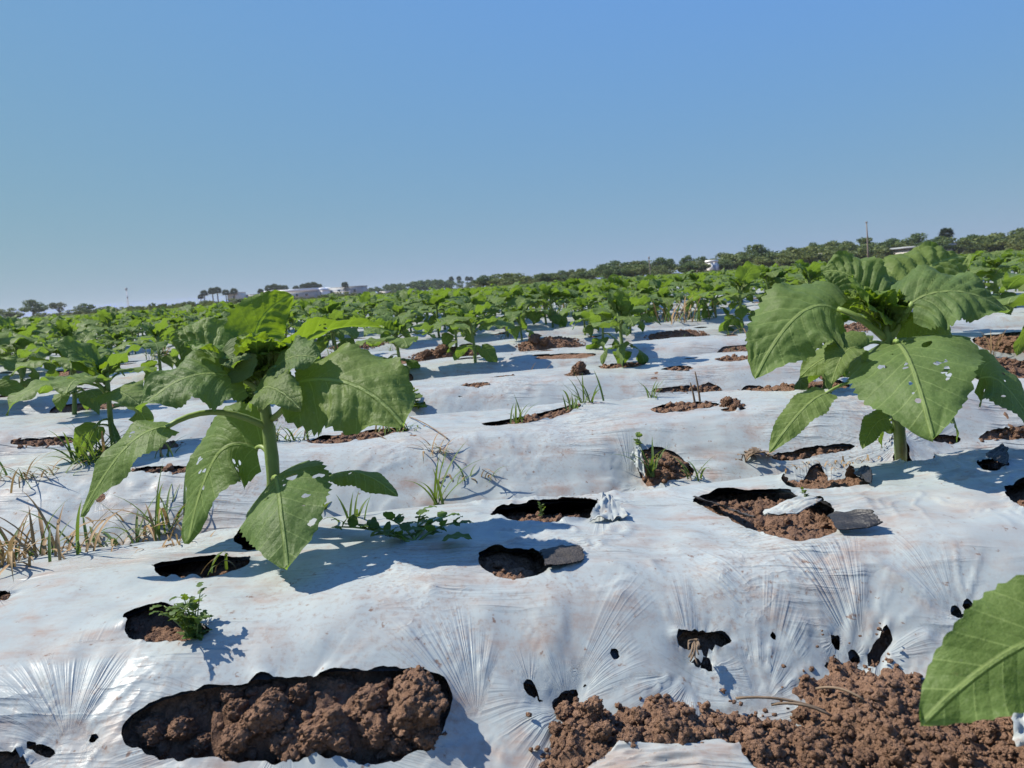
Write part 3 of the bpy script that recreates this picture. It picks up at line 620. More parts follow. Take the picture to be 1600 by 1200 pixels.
# ------------------------------------------------------------------ sunflower leaves
_wa = np.array([0, .05, .12, .22, .34, .46, .58, .7, .8, .88, .94, .98, 1.0]); _ww = np.array([.42, .72, .90, .99, 1.0, .96, .87, .74, .59, .43, .27, .12, .0])
def blade(P1, P2, P3, nh, hw, na=26, nb=17, fold=.15, wav=.10, puck=.030, lobe=.28, curl=.15, seed=1.0, serr=.055, holes=(), roll=0.0, tip=0.0):
    P1, P2, P3 = [np.asarray(p, float) for p in (P1, P2, P3)]
    a = np.linspace(0, 1, na)**.92; t = a[:, None]; C = (1-t)**2*P1+2*t*(1-t)*P2+t*t*P3; T = nrm(2*(1-t)*(P2-P1)+2*t*(P3-P2)+1e-9)
    L = np.linalg.norm(np.diff(C, axis=0), axis=1).sum()
    nh = nrm(nh); S_ = nrm(np.cross(T, nh)); Nv = np.cross(S_, T)
    if roll: r_ = roll*a[:, None]; S_, Nv = S_*np.cos(r_)+Nv*np.sin(r_), Nv*np.cos(r_)-S_*np.sin(r_)
    b = np.linspace(-1, 1, nb); A, Bm = np.meshgrid(a, b, indexing='ij')
    w = np.interp(A, _wa, _ww)*hw*(1+serr*(1-np.abs(((A*17+.3*np.sign(Bm)+.6*vn(A*5, seed)) % 1)*2-1))*np.abs(Bm)**2*2+.10*np.abs(Bm)*vn(A*4+seed*7, np.sign(Bm)*3+seed, seed))
    X = Bm*w; ph = (A-np.abs(X)/L*(.95-.7*np.abs(X)/L))*7+.22*np.sign(Bm)
    bulge = np.abs(np.sin(np.pi*(ph)))**.7
    Z = fold*np.abs(X)-curl*X*X/hw+wav*hw*np.abs(Bm)**3*np.sin(2*np.pi*(A*2.6+seed*1.7)+(Bm > 0)*2.1)*sm(0, .15, A)
    puck = puck*1.45; Z += puck*hw*(bulge-.5)*(1-np.abs(Bm)**6)*sm(.0, .12, np.abs(X)/hw)*sm(1, .8, A)+.35*puck*hw*fbm(A*9+seed, Bm*6, seed, 2)*sm(.02, .15, np.abs(X)/hw)
    back = -lobe*hw*np.abs(Bm)**1.6*(1-A)**5
    Z += .06*hw*vn(A*2.5+seed*3, Bm*1.5, seed*5)
    V = C[:, None]+S_[:, None]*X[..., None]+Nv[:, None]*Z[..., None]+T[:, None]*back[..., None]
    V = V.reshape(-1, 3); uv = np.stack([A.ravel()+back.ravel()/L*.5, X.ravel()/L], 1); F = grid(na, nb)
    if len(holes):
        d = np.full(len(V), 1.0); aa, xx = A.ravel(), X.ravel()/L
        for (ha, hx, r) in holes:
            dd = np.hypot(aa-ha, xx-hx); d = np.minimum(d, dd-r*(1+.5*vn(aa*30, xx*30, ha*50)))
        V5, F = clip(np.concatenate([V, uv], 1), F, d); V, uv = V5[:, :3], V5[:, 3:]
    return V, F, uv
def bug_holes(k, seed, big=0):
    r = random.Random(seed); out = []
    for _ in range(max(1, k//3)):
        ca, cx = r.uniform(.12, .75), r.uniform(-.22, .22)
        for _ in range(3): out.append((ca+r.gauss(0, .04), cx+r.gauss(0, .03), r.uniform(.008, .020)))
    for _ in range(big): out.append((r.uniform(.1, .4), r.uniform(-.15, .15), r.uniform(.03, .05)))
    return out
def stem_tube(pts, r0, r1, n=12):
    pts = np.asarray(pts, float); t = np.linspace(0, 1, 14); idx = np.linspace(0, 1, len(pts))
    P = np.stack([np.interp(t, idx, pts[:, i]) for i in range(3)], 1)
    P[1:-1] = .25*P[:-2]+.5*P[1:-1]+.25*P[2:]
    return tube(P, r0+(r1-r0)*t+.0008*np.sin(t*17), n)
def hero_leaf(plant, att, p1, p2, p3, hw, nh, young=False, pr=.0038, pmid=None, **kw):
    off = np.array(plant.location); att, p1, p2, p3 = [np.asarray(q, float) for q in (att, p1, p2, p3)]
    V, F, uv = blade(p1, p2, p3, nh, hw, na=46, nb=31, **kw)
    lf = obj('leaf', V-off, F, M_YOUNG if young else M_LEAF, plant, uv=uv)
    mid = (att+p1)/2+np.array([0, 0, .25*np.linalg.norm(p1-att)]) if pmid is None else np.asarray(pmid, float)
    c = bez(att, mid, p1+.04*(p2-p1), 10); V, F = tube(c, np.linspace(pr*1.15, pr*.75, 10), 8); obj('petiole', V-off, F, M_PET, lf)
    return lf
def crown(plant, top, n, size, seed):
    r = random.Random(seed)
    for i in range(n):
        az = i*2.4+r.random(); el = r.uniform(.75, 1.3); d = np.array([math.cos(az)*math.cos(el), math.sin(az)*math.cos(el), math.sin(el)]); L = size*r.uniform(.7, 1.15)
        p1 = top+d*.006; p3 = top+d*L+np.array([d[0], d[1], -.2])*L*.35; p2 = top+d*L*.6+np.array([0, 0, .15*L])
        hero_leaf(plant, top-np.array([0, 0, .012]), p1, p2, p3, L*r.uniform(.30, .42), [-d[0], -d[1], 1.2], True, .0022, fold=.3, wav=.22, puck=.11, lobe=.15, serr=.10, seed=seed+i*1.3)
CAMW = lambda P: CAM-np.asarray(P)
# ---- the large seedling beside the dark hole
dA = .99; LA = lambda px, py, d=dA: W(px, py, d)
base = hit(402, 846); base[2] -= .02
pA = thing('sunflower_plant', 'large sunflower seedling rising beside a dark hole in the front bed film', 'sunflower', base)
P0 = base+np.array([0, 0, -.01])
stemA = [P0, LA(424, 775), LA(428, 740), LA(418, 660), LA(408, 600), LA(404, 575)]
V, F = stem_tube(stemA, .0088, .0075); obj('stem', V-base, F, M_STEM, pA)
# big right-hand leaf
hero_leaf(pA, LA(424, 655), LA(460, 598, .95), LA(560, 570, .90), LA(632, 668, .86), .062, [-.3, -.75, .85], pmid=LA(450, 640, .97), fold=-.05, wav=.20, puck=.055, seed=2.1, curl=.25)
hero_leaf(pA, LA(412, 610), LA(442, 572, 1.0), LA(485, 500, 1.03), LA(600, 514, 1.02), .034, [-.35, .25, .9], fold=.45, wav=.10, puck=.05, seed=3.3, young=True, holes=bug_holes(9, 5))
hero_leaf(pA, LA(405, 600), LA(398, 570, 1.0), LA(385, 490, 1.03), LA(458, 462, 1.03), .036, [.6, -.9, .3], fold=.1, wav=.12, puck=.05, seed=4.7, young=True, lobe=.1)
hero_leaf(pA, LA(410, 618), LA(378, 594, .97), LA(300, 560, .94), LA(214, 640, .92), .048, [-.25, -.75, .9], pmid=LA(395, 598, .98), fold=.1, wav=.18, puck=.06, seed=5.2, curl=.2)
hero_leaf(pA, LA(405, 600), LA(352, 580, 1.02), LA(310, 520, 1.06), LA(268, 535, 1.05), .046, [-.2, -.95, .55], fold=.0, wav=.14, puck=.11, seed=6.1, curl=.35)
hero_leaf(pA, LA(405, 595), LA(392, 570, .97), LA(362, 540, .96), LA(365, 575, .94), .030, [-.3, -.9, .4], fold=.0, wav=.2, puck=.08, seed=6.9, curl=.3)
hero_leaf(pA, LA(424, 672), LA(262, 668, .93), LA(195, 665, .90), LA(126, 808, .90), .036, [-.55, -.6, .75], pmid=LA(335, 618, .97), pr=.0042, fold=.06, wav=.12, puck=.03, seed=7.7, holes=bug_holes(9, 9), roll=.3)
hero_leaf(pA, LA(426, 720), LA(404, 702, 1.01), LA(325, 660, 1.03), LA(292, 850, .97), .055, [-.5, -.8, .35], pmid=LA(412, 690, 1.0), fold=.05, wav=.10, puck=.03, seed=8.4, holes=bug_holes(12, 4))
hero_leaf(pA, LA(427, 750), LA(433, 748, .95), LA(436, 752, .865), LA(447, 890, .80), .055, [-.12, -.85, .6], pmid=LA(430, 742, .97), fold=-.05, wav=.07, puck=.02, seed=9.2, holes=bug_holes(18, 12, 2), curl=.22)
hero_leaf(pA, LA(430, 752), LA(516, 742, .99), LA(560, 720, .98), LA(622, 776, .96), .024, [.2, .1, 1], pmid=LA(470, 728, .99), pr=.0028, fold=-.2, wav=.08, puck=.03, seed=10.3, holes=bug_holes(9, 21), roll=-.7)
hero_leaf(pA, LA(412, 600), LA(432, 575, .96), LA(455, 545, .93), LA(500, 560, .92), .030, [-.2, -.7, .7], fold=.1, wav=.2, puck=.06, seed=11.3)
hero_leaf(pA, LA(408, 640), LA(400, 615, .95), LA(420, 585, .90), LA(470, 640, .88), .030, [0, -.8, .7], fold=.1, wav=.2, puck=.05, seed=12.3)
crown(pA, LA(404, 585), 8, .058, 3); crown(pA, LA(407, 598), 7, .078, 31)
# ---- the large seedling on the pleated mound
dB = 1.24; LB = lambda px, py, d=dB: W(px, py, d)
base = hit(1408, 712); base[2] -= .015
pB = thing('sunflower_plant', 'large sunflower seedling on the pleated film mound, with a broad hole-eaten leaf', 'sunflower', base)
V, F = stem_tube([base-np.array([0, 0, .01]), LB(1407, 690), LB(1398, 610), LB(1392, 560), LB(1386, 520), LB(1384, 500)], .0105, .0095); obj('stem', V-base, F, M_STEM, pB)
hero_leaf(pB, LB(1384, 530), LB(1312, 484, 1.24), LB(1245, 448, 1.23), LB(1180, 592, 1.20), .072, [-.25, -.8, .8], pmid=LB(1345, 492, 1.21), pr=.0055, fold=.0, wav=.16, puck=.05, seed=21.1, serr=.08, curl=.2)
hero_leaf(pB, LB(1396, 545), LB(1402, 534, 1.20), LB(1422, 540, 1.10), LB(1458, 688, 1.02), .085, [-.42, -.72, .62], pmid=LB(1398, 528, 1.22), pr=.0045, fold=-.04, wav=.08, puck=.025, seed=22.2, holes=bug_holes(24, 33, 1), serr=.05, curl=.2)
hero_leaf(pB, LB(1396, 540), LB(1425, 535, 1.27), LB(1460, 500, 1.27), LB(1487, 548, 1.25), .042, [.1, -.9, .55], fold=.0, wav=.12, puck=.04, seed=23.3)
hero_leaf(pB, LB(1390, 530), LB(1425, 474, 1.20), LB(1480, 430, 1.18), LB(1575, 488, 1.16), .064, [.05, -.75, .85], pmid=LB(1408, 500, 1.22), pr=.006, fold=.05, wav=.16, puck=.07, seed=24.4, curl=.2)
hero_leaf(pB, LB(1388, 525), LB(1420, 462, 1.27), LB(1445, 400, 1.33), LB(1510, 402, 1.36), .062, [-.1, -.8, .7], pmid=LB(1402, 492, 1.25), pr=.0055, fold=.1, wav=.16, puck=.12, seed=25.5, curl=.3)
hero_leaf(pB, LB(1384, 515), LB(1378, 490, 1.24), LB(1340, 470, 1.22), LB(1330, 432, 1.20), .040, [.75, -.3, .5], fold=.25, wav=.14, puck=.05, seed=26.6, young=True, serr=.08)
hero_leaf(pB, LB(1386, 520), LB(1360, 470, 1.27), LB(1330, 415, 1.30), LB(1285, 425, 1.32), .055, [-.2, -.8, .6], fold=.1, wav=.16, puck=.10, seed=27.6)
hero_leaf(pB, LB(1398, 605), LB(1528, 592, 1.22), LB(1570, 572, 1.21), LB(1635, 700, 1.16), .046, [.55, -.85, .15], pmid=LB(1470, 560, 1.23), pr=.003, fold=.0, wav=.08, puck=.03, seed=28.8, holes=bug_holes(12, 41))
hero_leaf(pB, LB(1398, 600), LB(1292, 614, 1.17), LB(1262, 618, 1.15), LB(1202, 708, 1.13), .026, [-.65, -.6, .6], pmid=LB(1345, 580, 1.2), pr=.003, fold=.1, wav=.12, puck=.03, seed=29.9, roll=.3)
hero_leaf(pB, LB(1402, 650), LB(1388, 655, 1.23), LB(1365, 650, 1.22), LB(1348, 702, 1.21), .020, [-.5, -.7, .5], pr=.0025, seed=30.4, wav=.2)
hero_leaf(pB, LB(1402, 655), LB(1385, 662, 1.26), LB(1372, 660, 1.27), LB(1378, 700, 1.27), .020, [.6, -.5, .5], pr=.0025, seed=31.4)
hero_leaf(pB, LB(1404, 650), LB(1480, 650, 1.28), LB(1495, 650, 1.28), LB(1495, 692, 1.28), .022, [.6, -.4, .6], pr=.0025, seed=32.4)
hero_leaf(pB, LB(1392, 560), LB(1335, 560, 1.30), LB(1300, 540, 1.33), LB(1250, 590, 1.34), .035, [-.2, -.6, .8], pr=.003, seed=33.4)
hero_leaf(pB, LB(1390, 545), LB(1345, 545, 1.19), LB(1315, 530, 1.18), LB(1300, 600, 1.17), .030, [-.8, -.5, .4], pr=.003, seed=34.4, fold=.3)
crown(pB, LB(1385, 505), 8, .065, 8); crown(pB, LB(1387, 520), 7, .078, 81)
# ---- the plant standing right of the camera, one leaf of it reaching into the picture
u, n = .40, .28; bx, by = xy(u, n); base = np.array([bx, by, float(base_z(u, n))])
pC = thing('sunflower_plant', 'sunflower seedling in front of the bare furrow, one broad leaf hanging over the soil', 'sunflower', base)
top = base+np.array([0, 0, .24]); V, F = stem_tube([base-np.array([0, 0, .02]), base+np.array([.005, 0, .12]), top], .0095, .008); obj('stem', V-base, F, M_STEM, pC)
hero_leaf(pC, base+np.array([0, 0, .17]), W(1735, 985, .43), W(1610, 955, .425), W(1438, 1134, .42), .034, [-.25, -.9, .6], pr=.004, fold=.0, wav=.14, puck=.02, seed=41.3, holes=[(.55, -.20, .035), (.35, .1, .008)], serr=.05)
for i, az in enumerate((-.3, .5, -1.0, -1.8)):
    d = np.array([math.cos(az), math.sin(az), 0]); hero_leaf(pC, base+np.array([0, 0, .16+.015*i]), base+d*.07+np.array([0, 0, .22]), base+d*.14+np.array([0, 0, .24]), base+d*.20+np.array([0, 0, .14]), .048, [d[0]*.3, d[1]*.3, 1], seed=42+i)
crown(pC, top, 5, .06, 15)

tick('----------- ordinary')
# ------------------------------------------------------------------ ordinary seedlings, made from shared leaves
def leaf_data(kind, seed, na, nb):
    r = random.Random(seed*7+len(kind)); L = 1.0
    if kind == 'mid':  att, p1, p2, p3, hw, kw = (0, 0, 0), (.42, 0, .26), (.95, 0, .48), (1.42, 0, .02), .40, dict(fold=.1, wav=.16, puck=.05)
    elif kind == 'droop': att, p1, p2, p3, hw, kw = (0, 0, 0), (.40, 0, .02), (.75, 0, .02), (.92, 0, -.72), .34, dict(fold=-.03, wav=.10, puck=.03)
    elif kind == 'up': att, p1, p2, p3, hw, kw = (0, 0, 0), (.14, 0, .22), (.40, 0, .72), (.98, 0, .70), .36, dict(fold=.2, wav=.18, puck=.08)
    else: att, p1, p2, p3, hw, kw = (0, 0, 0), (.03, 0, .06), (.18, 0, .55), (.55, 0, .85), .26, dict(fold=.35, wav=.15, puck=.06, lobe=.1)
    j = lambda p, s=.06: np.array(p)+np.array([r.gauss(0, s), r.gauss(0, s), r.gauss(0, s)])
    V, F, uv = blade(j(p1, .03), j(p2), j(p3, .1), [-.25+r.gauss(0, .1), r.gauss(0, .25), 1], hw*r.uniform(.85, 1.15), na, nb, seed=seed*1.77, serr=.05, **kw)
    if na <= 4: return V, F, uv
    c = bez(att, (np.array(p1)*.55+np.array([0, 0, .10])), p1, 5); tv, tf = tube(c, np.linspace(.030, .020, 5), 6 if na > 8 else 4)
    uv = np.concatenate([uv, np.zeros((len(tv), 2))]); F2 = np.concatenate([F, tf+len(V)]); return np.concatenate([V, tv]), F2, uv
KINDS = ('mid', 'droop', 'up', 'crown')
LEAFMESH = {}
for kd in KINDS:
    for s_ in range(4):
        V, F, uv = leaf_data(kd, s_+1, 18, 11); o = obj('leaf', V, F, M_YOUNG if kd == 'crown' else M_LEAF, uv=uv); LEAFMESH[kd, s_] = o.data; bpy.data.objects.remove(o)
def recipe(seed):                 # (kind, variant, height, azimuth, size)
    r = random.Random(seed); out = []; az = r.random()*6
    for i in range(r.choice([3, 4])): out.append(('droop', r.randrange(4), r.uniform(.20, .45), az+i*1.7+r.gauss(0, .3), r.uniform(.34, .50)))
    for i in range(r.choice([5, 6])): out.append(('mid', r.randrange(4), r.uniform(.48, .70), az+i*1.15+r.gauss(0, .3), r.uniform(.42, .62)))
    for i in range(r.choice([4, 5])): out.append(('up', r.randrange(4), r.uniform(.64, .76), az+i*1.4+.5+r.gauss(0, .3), r.uniform(.34, .52)))
    for i in range(5): out.append(('crown', r.randrange(4), r.uniform(.76, .82), az+i*1.3, r.uniform(.15, .24)))
    return out
STEMS = []
for i in range(3):
    V, F = stem_tube([(0, 0, -.12), (.02*math.sin(i), .01, .3), (.03*math.cos(i*2), .02*math.sin(i*3), .82)], .030, .024, 9); o = obj('stem', V, F, M_STEM); STEMS.append(o.data); bpy.data.objects.remove(o)
def seedling(P, h, label, group=None, seed=0):
    t = thing('sunflower_plant', label, 'sunflower', P, 0, group, h)
    link('stem', STEMS[seed % 3], t)
    for kd, v, z, az, s in recipe(seed):
        o = link('leaf', LEAFMESH[kd, v], t); o.location = (0, 0, z); o.rotation_euler = (random.gauss(0, .1), random.gauss(0, .12), az); o.scale = (s, s, s*random.uniform(.8, 1.1))
    return t
def low_plant(seed, na, nb, drop=0):
    rc = recipe(seed); rc = rc[:len(rc)-drop] if drop else rc; Vs, Fs, Us = [], [], []; o = 0; cache = {}
    for kd, v, z, az, s in rc:
        if na < 5 and kd == 'crown': s *= 1.2
        V, F, uv = leaf_data(kd, v+1, na, nb); ca, sa = math.cos(az), math.sin(az)
        V = V@np.array([[ca, sa, 0], [-sa, ca, 0], [0, 0, 1]])*s+np.array([0, 0, z]); Vs.append(V); Fs.append(F+o); Us.append(uv); o += len(V)
    V, F = tube([(0, 0, -.12), (.01, 0, .4), (0, 0, .82)], [.03, .027, .024], 5); Vs.append(V); Fs.append(F+o); Us.append(np.zeros((len(V), 2)))
    return np.concatenate(Vs), np.concatenate(Fs), np.concatenate(Us)
used_near = []
def px_seedling(px, py, top, label, seed):
    P = hit(px, py); h = (py-top)*np.linalg.norm(P-CAM)/FPX/1.15; P[2] -= .005; used_near.append(P); return seedling(P, h*.98, label, None, seed)
px_seedling(178, 702, 545, 'sunflower seedling with a dense dark grass tuft at its foot', 3)
px_seedling(625, 592, 478, 'sunflower seedling with small pale leaves beside two oval holes', 5)
px_seedling(972, 570, 448, 'upright sunflower seedling casting its shadow over a round hole, soil heap behind', 8)
px_seedling(943, 545, 470, 'sunflower seedling just behind the upright one, beside the clod heap', 9)
px_seedling(1290, 607, 470, 'sunflower seedling half hidden behind the leaves of the mound seedling', 12)
px_seedling(713, 548, 466, 'sunflower seedling growing out of a brown soil heap', 14)
px_seedling(1158, 516, 418, 'bushy sunflower seedling beside a clump of dry tall grass', 17)
px_seedling(35, 610, 525, 'sunflower seedling on the third bed left of the dark grass tuft seedling', 19)
px_seedling(790, 505, 440, 'sunflower seedling behind the soil heap with clods', 21)
px_seedling(1640, 560, 415, 'sunflower seedling behind the hanging dark leaf of the mound seedling', 23)
px_seedling(112, 588, 505, 'sunflower seedling between the dark grass tuft seedling and the third bed one', 25)
px_seedling(252, 590, 500, 'sunflower seedling behind the long petiole leaf of the large seedling', 27)
px_seedling(318, 568, 488, 'sunflower seedling beyond the crinkled upper leaves of the large seedling', 29)
px_seedling(-20, 640, 520, 'sunflower seedling at the end of the third bed left of the soil strip', 33)
px_seedling(525, 560, 478, 'sunflower seedling beyond the broad right leaf of the large seedling', 35)
# rows farther back
cands = []
for k in range(2, 130):
    c = C0+k*PITCHB; lo, hi = LIM(c)
    sp = .24 if k > 4 else (.31 if k > 2 else .45)
    u = lo
    while u < hi:
        u += sp*random.uniform(.75, 1.3)
        if random.random() < (.15 if k > 5 else .26)+.3*float(sm(.1, .6, vn(u*.7, k*.45, 3.3))): continue
        n = c+random.choice([-.1, .1])+random.gauss(0, .03); x, y = xy(u, n); z = -.004
        px, py, zz = project((x, y, z+.15))
        if not (-140 < px < 1740): continue
        if any(math.hypot(x-q[0], y-q[1]) < .34 for q in used_near): continue
        if k < 4 and (760 < px < 1330): continue
        if k == 2 and not (px < 480 or px > 1400): continue
        cands.append((y, x, z, k))
_c = np.array([(a[1], a[0]) for a in cands]); _z = base_z(*un(_c)); cands = [(a[0], a[1], float(q)-.004, a[3]) for a, q in zip(cands, _z)]
cands.sort(); tick('cands'); print('seedling spots', len(cands))
ORD = ['first', 'second', 'third', 'fourth', 'fifth', 'sixth', 'seventh', 'eighth', 'ninth', 'tenth', 'eleventh', 'twelfth', 'thirteenth', 'fourteenth', 'fifteenth', 'sixteenth', 'seventeenth', 'eighteenth', 'nineteenth', 'twentieth', 'twenty-first', 'twenty-second']
FARLABEL = 'young green sunflower seedling in the crowded rows at the back of the field'
LOW = []
for i in range(5):
    V, F, uv = low_plant(30+i, 7, 5); o = obj('sunflower_plant', V, F, M_LEAF, uv=uv); LOW.append(o.data); bpy.data.objects.remove(o)
tick('low'); NMID, NIND = 85, 285
far = []
for i, (y, x, z, k) in enumerate(cands):
    h = random.triangular(.16, .33, .29) if k < 14 else random.triangular(.15, .29, .26)
    if i < NMID: o = seedling((x, y, z), h, 'young sunflower seedling on the %s bed back from the long tear' % ORD[k], 'seedlings on the %s bed' % ORD[k], 40+i % 9); o.rotation_euler = (random.gauss(0, .07), random.gauss(0, .07), random.random()*6.28)
    elif i < NIND:
        o = link('sunflower_plant', LOW[i % 5]); o.location = (x, y, z); o.scale = (h, h, h); o.rotation_euler = (random.gauss(0, .07), random.gauss(0, .07), random.random()*6.28); tag(o, 'young sunflower seedling in the %s row, among the crowded back rows' % ORD[min(k, 21)], 'sunflower', 'seedlings in the %s row' % ORD[min(k, 21)])
    else: far.append((x, y, z, h))
def tiny_plant(seed):             # a far seedling: a dozen bent leaf blades
    Vs, Fs, Us = [], [], []
    for i, (kd, v, z, az, q) in enumerate(recipe(seed)[2:-3]):
        e = {'mid': .25, 'droop': -.5, 'up': .75, 'crown': 1.1}[kd]; d = np.array([math.cos(az)*math.cos(e), math.sin(az)*math.cos(e), math.sin(e)]); w = np.array([-math.sin(az), math.cos(az), 0])*q*.42; p = np.array([0, 0, z+.12])+np.array([d[0], d[1], 0])*.12
        Vs.append(np.array([p, p+d*q*.45+w, p+d*q*.45-w+np.array([0, 0, .05]), p+d*q*1.05-np.array([0, 0, .22*q])])); Fs.append(np.array([(0, 1, 2), (1, 3, 2)])+4*i); Us.append(np.array([(0, 0), (.4, .3), (.4, -.3), (1, 0)]))
    return np.concatenate(Vs), np.concatenate(Fs), np.concatenate(Us)
VLs = [low_plant(50+i, 4, 3, 3) for i in range(4)]; VL2 = [tiny_plant(60+i) for i in range(6)]
far = [q for q in far if random.random() < min(1, 22/q[1])]
Vs, Fs, Us, o_ = [], [], [], 0
for (x, y, z, h) in far:
    V, F, uv = random.choice(VLs) if y < 17 else random.choice(VL2); a = random.random()*6.28; ca, sa = math.cos(a), math.sin(a); f = 1.0
    V = V@np.array([[ca, sa, 0], [-sa, ca, 0], [0, 0, 1]])*h*np.array([1, 1, 1])*(np.array([1.0, 1.0, 1.0])*np.array([min(1.8, max(1, y/22)), min(1.8, max(1, y/22)), 1]))+np.array([x, y, z]); Vs.append(V); Fs.append(F+o_); Us.append(uv); o_ += len(V)
tag(obj('sunflower_rows', np.concatenate(Vs), np.concatenate(Fs), M_LEAF, uv=np.concatenate(Us)), 'far rows of sunflower seedlings merging into one green mass', 'sunflower field', kind='stuff')
tick('far %d tris %d cands %d' % (len(far), sum(len(f) for f in Fs), len(cands))); print('far seedlings', len(far), 'tris', sum(len(f) for f in Fs))
tick('-------------- weeds')
# ------------------------------------------------------------------ weeds
def blade_of_grass(L, w, bend, az, seed, n=9, tw=.0):
    t = np.linspace(0, 1, n); r = random.Random(seed); el0 = r.uniform(1.05, 1.5); e = el0-bend*t**1.3
    dx = np.cumsum(np.cos(e))*L/n; dz = np.cumsum(np.sin(e))*L/n; dx -= dx[0]; dz -= dz[0]
    ca, sa = math.cos(az), math.sin(az); ww = w*np.minimum(1, (1-t)*2.2+.02)*.5; side = np.array([-sa, ca, 0])
    C = np.stack([dx*ca, dx*sa, dz], 1); up = np.stack([-np.sin(e)*ca, -np.sin(e)*sa, np.cos(e)], 1)
    rows = np.stack([C+side*ww[:, None]+up*ww[:, None]*.35, C, C-side*ww[:, None]+up*ww[:, None]*.35], 1).reshape(-1, 3)
    return rows, grid(n, 3)
def tuft(P, nb, L, w, label, group=None, dry=.3, bend=1.2, spread=.012, name='grass_tuft', seed=0):
    r = random.Random(seed); t = thing(name, label, 'grass', P, 0, group)
    for i in range(nb):
        isdry = r.random() < dry; V, F = blade_of_grass(L*r.uniform(.45, 1.1), w*r.uniform(.7, 1.2), (bend*r.uniform(.3, 1.5))*(1.3 if isdry else 1), r.random()*6.28, seed*100+i)
        obj('blade', V+np.array([r.gauss(0, spread), r.gauss(0, spread*.7), -.012]), F, M_STRAW if isdry else M_GRASS, t)
    return t
def on(px, py): 
    P = hit(px, py, lambda u, n: np.maximum(base_z(u, n), soil_z(u, n))); return P
for i, (px, py, nb, Lpx, w, lab, dry, bend, spr) in enumerate([
    (55, 868, 34, 105, .0045, 'wide tuft of yellow and green grass at the front bed edge, mostly dry', .8, 1.4, .030),
    (20, 872, 14, 90, .004, 'smaller green grass tuft left of the wide yellow tuft', .6, 1.1, .02),
    (185, 850, 18, 90, .005, 'arching green grass tuft between the wide yellow tuft and the large seedling', .5, 1.7, .022),
    (250, 832, 22, 105, .005, 'green grass tuft with pale straw right behind the large seedling', .55, 1.2, .022),
    (110, 860, 26, 45, .003, 'low mat of dry straw grass on the front bed crest', .9, 2.2, .035),
    (152, 722, 36, 75, .005, 'dense dark green grass tuft at the foot of the second bed seedling', .08, 1.0, .022),
    (30, 752, 16, 60, .004, 'pale straw grass tuft on the second bed near the left soil strip', .7, 1.5, .025),
    (75, 745, 14, 55, .004, 'greenish grass tuft on the second bed beside the pale straw tuft', .4, 1.3, .02),
    (262, 715, 8, 60, .004, 'thin grass tuft growing by the short soil strip of the second bed', .2, .9, .01),
    (425, 690, 12, 50, .005, 'green grass tuft just behind the stem of the large seedling', .15, 1.0, .015),
    (462, 688, 10, 46, .005, 'green grass tuft at the end of the soil strip behind the large seedling', .15, 1.0, .012),
    (682, 790, 6, 115, .0065, 'tall thin green grass with three long blades on the second bed slope', .0, .9, .004),
    (555, 812, 5, 60, .004, 'short grass tuft between the spoon leaf and the creeping weed', .1, .8, .008),
    (682, 705, 16, 55, .003, 'brown withered grass knot on the second bed', .95, 1.8, .010),
    (730, 742, 20, 40, .003, 'flattened tuft of brown and green grass below the withered knot', .65, 2.2, .018),
    (622, 672, 20, 50, .004, 'yellow green grass tuft at the right end of the soil strip', .35, 1.4, .018),
    (808, 658, 6, 50, .004, 'small upright grass tuft in the soil hole of the second bed', .05, .7, .006),
    (918, 630, 10, 62, .005, 'leaning grass tuft at the torn end of the second bed soil hole', .05, 1.0, .012),
    (895, 640, 6, 38, .005, 'short grass tuft rooted in the dark end of the soil hole', .0, .9, .008),
    (1020, 622, 7, 50, .004, 'right leaning grass tuft beside the dead twigs', .05, 1.1, .006),
    (1016, 735, 8, 72, .005, 'green grass tuft standing in the round pleated hole', .0, .9, .006),
    (1086, 745, 6, 55, .005, 'little grass tuft at the right rim of the pleated hole', .05, 1.0, .006),
    (1066, 500, 44, 50, .010, 'tall clump of dry brown grass beside the bushy seedling', .6, .8, .10),
    (870, 492, 30, 36, .010, 'thin clump of green and straw grass behind the third bed', .5, .8, .10),
    (505, 795, 4, 50, .006, 'broad grass blades poking up beside the hanging front leaf', .2, .9, .004),
    (325, 880, 4, 55, .003, 'few thin curling grass blades in the dark hole by the large seedling', .3, 2.0, .006),
    (240, 560, 18, 30, .008, 'grass tuft between the rows behind the second bed seedling', .4, 1.0, .05),
    (350, 610, 18, 30, .006, 'grass growing among the broadleaf weed clump', .3, 1.0, .05),
    (1555, 560, 5, 60, .004, 'bare pale straw stalks standing on the right soil heap', 1.0, .5, .01),
    (1275, 712, 60, 16, .003, 'mat of reddish dry grass roots on the soil patch behind the front bed', 1.0, 2.4, .05),
    (290, 845, 16, 40, .003, 'dry straw tuft by the curled lower leaf of the large seedling', .85, 1.8, .02)]):
    P = on(px, py); tuft(P, int(nb*1.5), 1.2*Lpx*np.linalg.norm(P-CAM)/FPX, w, lab, None, dry, bend, spr*1.35, seed=i+1)
